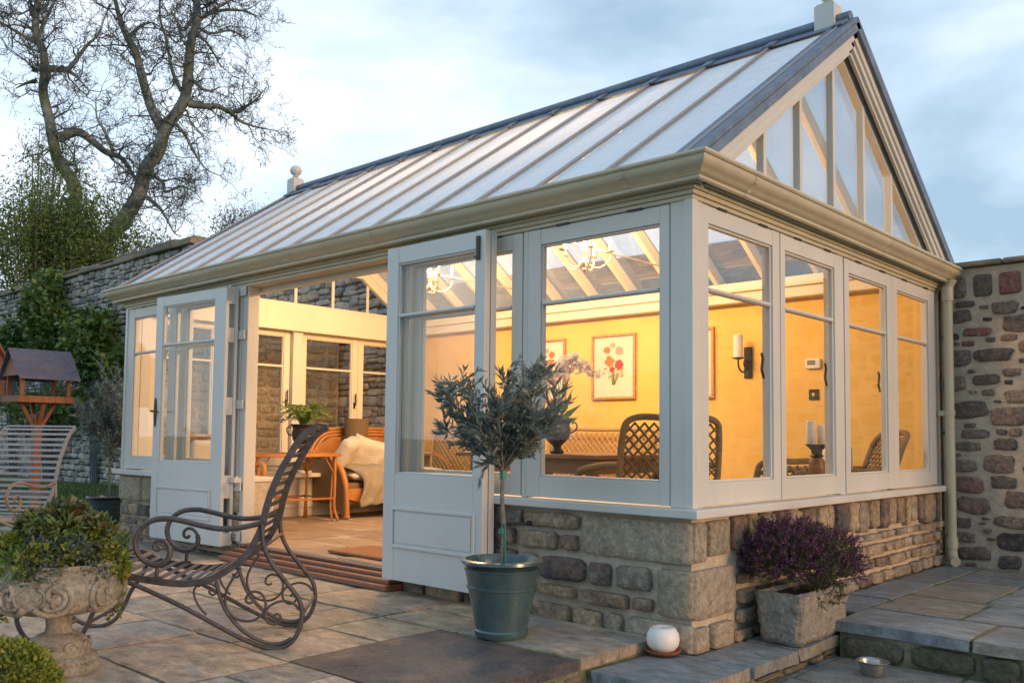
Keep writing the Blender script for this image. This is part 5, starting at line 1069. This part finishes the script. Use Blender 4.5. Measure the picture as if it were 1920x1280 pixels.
t = thing('fern_urn', 'green fern in a dark two-handled urn on the cane table', 'potted fern', (-5.36, 1.50, ZF+.662), R(48)); urn_pot(t, .115, .29)
PP, DD = [], []; m = MB(); rg = random.Random(4)
for k in range(60):
    a = rg.uniform(0, 2*PI); l_ = rg.uniform(.14, .32); P_ = spline([(0, 0, .27), (l_*.4*math.cos(a), l_*.4*math.sin(a), .27+rg.uniform(.08, .2)), (l_*math.cos(a), l_*math.sin(a), .27+rg.uniform(.04, .24))], 9); m.tube(P_, .0014, 4, cap=False)
    for i in range(2, len(P_)):
        tv = (P_[i]-P_[i-1]).normalized(); sd_ = tv.cross(Vector((0, 0, 1)))
        for s_ in (-1, 1): PP.append(tuple(P_[i])); DD.append(tuple(sd_*s_+tv*.5+Vector((0, 0, .15))))
m.build('stem', 'flowergreen', t); leaves('foliage', PP, DD, .038, .012, 'fern', t, rs=rs3)
t = thing('wicker_sofa', 'honey rattan sofa with cream cushions and a knitted throw by the far windows', 'sofa', (-5.60, 2.72, ZF))
W2 = .78
m = MB(); m.box(-.34, .34, -W2+.03, W2-.03, .13, .36)
m.build('seat', 'wicker', t, bevel=.03, seg=3)
m = MB()
prof_ = [(.40, .02), (.34, .03), (.22, .15), (.0, .20), (-.2, .13), (-.34, .02), (-.36, .02), (-.36, .56), (-.1, .60), (.10, .58), (.27, .50), (.36, .34), (.385, .15)]
for s_ in (-1, 1):
    y = s_*W2; MB().prism(prof_, y-.03, y+.03, 1).build('side_panel', 'wicker', t, bevel=.01)
for s_ in (-1, 1):
    m = MB(); y = s_*W2; m.tube(spline([(-.34, y, .60), (-.05, y, .635), (.12, y, .60), (.28, y, .50), (.365, y, .34), (.39, y, .16), (.40, y, .03)], 6), [.033]*25+[.028]*12, 10); m.lathe([(.02, 0), (.035, .01), (.035, .03), (.02, .04)], (.40, y, -.0), 12); m.build('armrest', 'rattan', t, smooth='auto')
m = MB(); m.prism([(-W2, .20), (-W2+.25, .14), (0, .20), (W2-.25, .14), (W2, .20), (W2, .30), (-W2, .30)], .345, .375, 0); m.build('front_rail', 'rattan', t, bevel=.004)
for k, dz in enumerate((0, .035, .07)):
    m = MB(); m.tube(spline([(-.35, -W2+.02+dz*.6, .58), (-.37, -W2+.10+dz, .80-dz), (-.38, -W2+.32, .91-dz), (-.38, 0, .925-dz), (-.38, W2-.32, .91-dz), (-.37, W2-.10-dz, .80-dz), (-.35, W2-.02-dz*.6, .58)], 6), .019, 8); m.build('back_rail', 'rattan', t, smooth=True)
m = MB(); m.prism([(-W2+.1, .36), (W2-.1, .36), (W2-.12, .70), (W2-.33, .83), (-W2+.33, .83), (-W2+.12, .70)], -.37, -.35, 0); m.build('backrest', 'rattan', t)
def cushion(parent, c, rot, sx, sy, sz, mt='cloth', seed=0, name='cushion'):
    mb = MB(); n = 12; vs = []
    for s_ in (1, -1):
        for i in range(n+1):
            for j in range(n+1):
                u_, v_ = 2*i/n-1, 2*j/n-1; pinch = 1-.10*(1-abs(u_)**2)*abs(v_)**4-.0; e = max(0, (1-u_**4)*(1-v_**4))**.5
                nz = noise.noise(Vector((u_*1.6+seed, v_*1.6, seed)))*.16+noise.noise(Vector((u_*3+seed, v_*4, seed)))*.10
                vs.append((u_*sx*(1-.12*(1-v_*v_)*abs(u_)**3), v_*sy*(1-.12*(1-u_*u_)*abs(v_)**3), s_*sz*e*(1+nz*2)))
    fs = []; K = (n+1)**2
    for q in (0, 1):
        for i in range(n):
            for j in range(n): a = q*K+i*(n+1)+j; f = (a, a+n+1, a+n+2, a+1); fs.append(f if q == 0 else f[::-1])
    mb.add(vs, fs); o = mb.build(name, mt, parent, smooth=True); o.location = c; o.rotation_euler = rot
    w_ = o.modifiers.new('weld', 'WELD'); w_.merge_threshold = .002; return o
cushion(t, (.02, 0, .43), (0, 0, 0), .36, W2-.06, .085, seed=3)
cushion(t, (-.14, -.42, .62), (.3, -1.0, .35), .26, .24, .09, seed=1); cushion(t, (-.10, -.12, .60), (-.5, -1.05, .1), .25, .24, .08, seed=2); cushion(t, (-.14, .35, .66), (.6, -1.1, -.2), .27, .25, .09, seed=5)
m = MB(); vs = []; nx, ny = 26, 24
pth = spline([(-.30, 0, .60), (-.12, 0, .53), (.15, 0, .525), (.36, 0, .50), (.43, 0, .38), (.44, 0, .22), (.43, 0, .14)], 5)
for i, p in enumerate(pth):
    for j in range(ny+1): v_ = j/ny; y = -.62+v_*.95+.03*math.sin(i*.4); f = .018*math.sin(v_*38+i*.3)+.02*noise.noise(Vector((i*.3, v_*7, 2))); vs.append((p.x+f*(.4+.6*(i > 14)), y, p.z+f*.8-.02*(v_-.5)**2*i*.2))
fs = [(i*(ny+1)+j, (i+1)*(ny+1)+j, (i+1)*(ny+1)+j+1, i*(ny+1)+j+1) for i in range(len(pth)-1) for j in range(ny)]
o = m.add(vs, fs).build('throw', 'throw', smooth=True); sl_ = o.modifiers.new('solid', 'SOLIDIFY'); sl_.thickness = .012; o.location = (-5.60, 2.72, ZF); tag(o, 'cream knitted throw draped over the front edge of the rattan sofa', 'throw')
t = thing('wicker_basket', 'dark woven basket on the sill behind the rattan sofa', 'basket', (-5.80, 2.50, .601)); m = MB(); m.lathe([(.08, 0), (.115, .25), (.135, .56), (.14, .58), (.125, .57)], (0, 0, 0), 22); m.build('body', 'darkwicker', t, smooth='auto')

# ------------------------------------------------------------------ prints, sconce, thermostat, switch
def blossom(m, cx, cz, r, y, rg_, pet=7):
    for k in range(pet):
        a = 2*PI*k/pet+rg_.random(); px, pz = cx+r*.5*math.cos(a), cz+r*.5*math.sin(a); n = 8
        m.add([(px+r*.5*math.cos(2*PI*i/n), y-.0004*k, pz+r*.42*math.sin(2*PI*i/n)) for i in range(n)], [tuple(range(n))])
def picture(label, x0, x1, z0, z1, seed):
    rg_ = random.Random(seed); cx, cz = (x0+x1)/2, (z0+z1)/2; w_, h = x1-x0, z1-z0; t = thing('framed_print', label, 'picture', (cx, 3.616, cz), 0, 'framed flower prints on the yellow wall')
    a, b = w_/2, h/2; m = MB(); k = .028
    m.box(-a, a, -.03, -.002, b-k, b); m.box(-a, a, -.03, -.002, -b, -b+k); m.box(-a, -a+k, -.0295, -.002, -b+k, b-k); m.box(a-k, a, -.0295, -.002, -b+k, b-k); m.build('frame', 'goldframe', t, bevel=.006)
    MB().box(-a+k, a-k, -.012, -.002, -b+k, b-k).build('paper', 'paper', t)
    ms = {c: MB() for c in ('flowerorange', 'flowerred', 'flowerpink', 'flowergreen')}
    for i in range(16):
        x = rg_.uniform(-.09, .09); ms['flowergreen'].bar((rg_.uniform(-.02, .02), -.0135, -b*.55), (x, -.0135, rg_.uniform(-b*.2, b*.35)), .004, .001, (0, 1, 0))
    for i in range(14): x, z = rg_.uniform(-.13, .13), rg_.uniform(-b*.45, b*.3); blossom(ms['flowergreen'], x, z, .022, -.0138, rg_, 2)
    spots = [('flowerorange', -.05, .06, .06), ('flowerorange', -.08, .17, .042), ('flowerred', .07, .02, .055), ('flowerpink', .07, .16, .05), ('flowerpink', -.01, .22, .03), ('flowerred', -.02, -.03, .03)]
    if seed % 2: spots = [(c, -x*.9+.01, z*.9+.01, r) for c, x, z, r in spots]
    for c, x, z, r in spots: blossom(ms[c], x, z, r, -.0150, rg_)
    art = [ms[c].build('flower', c, t) for c in ms]
picture('gilt-framed flower print with orange and red blooms, whole in the large front window', -3.36, -2.82, 1.38, 2.04, 2)
picture('flower print in a gilt frame partly hidden behind the orchid', -4.25, -3.71, 1.38, 2.04, 3)
picture('flower print in a gilt frame showing only its right edge in the first side window', -2.49, -1.95, 1.37, 2.03, 4)
t = thing('wall_sconce', 'black iron wall sconce with one cream candle on the yellow wall', 'sconce', (-1.615, 3.616, 1.68))
MB().box(-.04, .04, -.015, -.001, -.14, .14).build('backplate', 'black', t, bevel=.006)
m = MB(); m.tube(spline([(0, -.015, -.04), (-.01, -.08, -.09), (-.02, -.14, -.05), (-.02, -.15, .02)], 6), .008, 7); m.tube(spline([(0, -.015, .0), (0, -.06, .02), (0, -.09, -.01), (0, -.07, -.04), (0, -.05, -.02)], 5), .005, 6); m.lathe([(.02, .02), (.052, .03), (.055, .036), (0, .036)], (-.02, -.15, 0), 20, True, False); m.build('arm', 'black', t, smooth='auto')
MB().lathe([(.042, .037), (.042, .235), (.036, .24), (0, .235)], (-.02, -.15, 0), 24, True, False).build('candle', 'white', t, smooth='auto')
t = thing('thermostat', 'white thermostat on the yellow wall above the switch', 'thermostat', (-1.01, 3.616, 1.64)); MB().box(-.065, .065, -.03, -.001, -.04, .045).build('case', 'plastic', t, bevel=.008); MB().box(-.045, .025, -.032, -.0302, -.01, .03).build('screen', 'lcd', t)
t = thing('light_switch', 'dark bronze light switch plate on the yellow wall below the thermostat', 'switch', (-1.01, 3.616, 1.38)); MB().box(-.045, .045, -.008, -.001, -.045, .045).build('plate', 'black', t, bevel=.003); MB().box(-.012, .012, -.018, -.0085, -.012, .012).build('toggle', 'brass', t, bevel=.002)
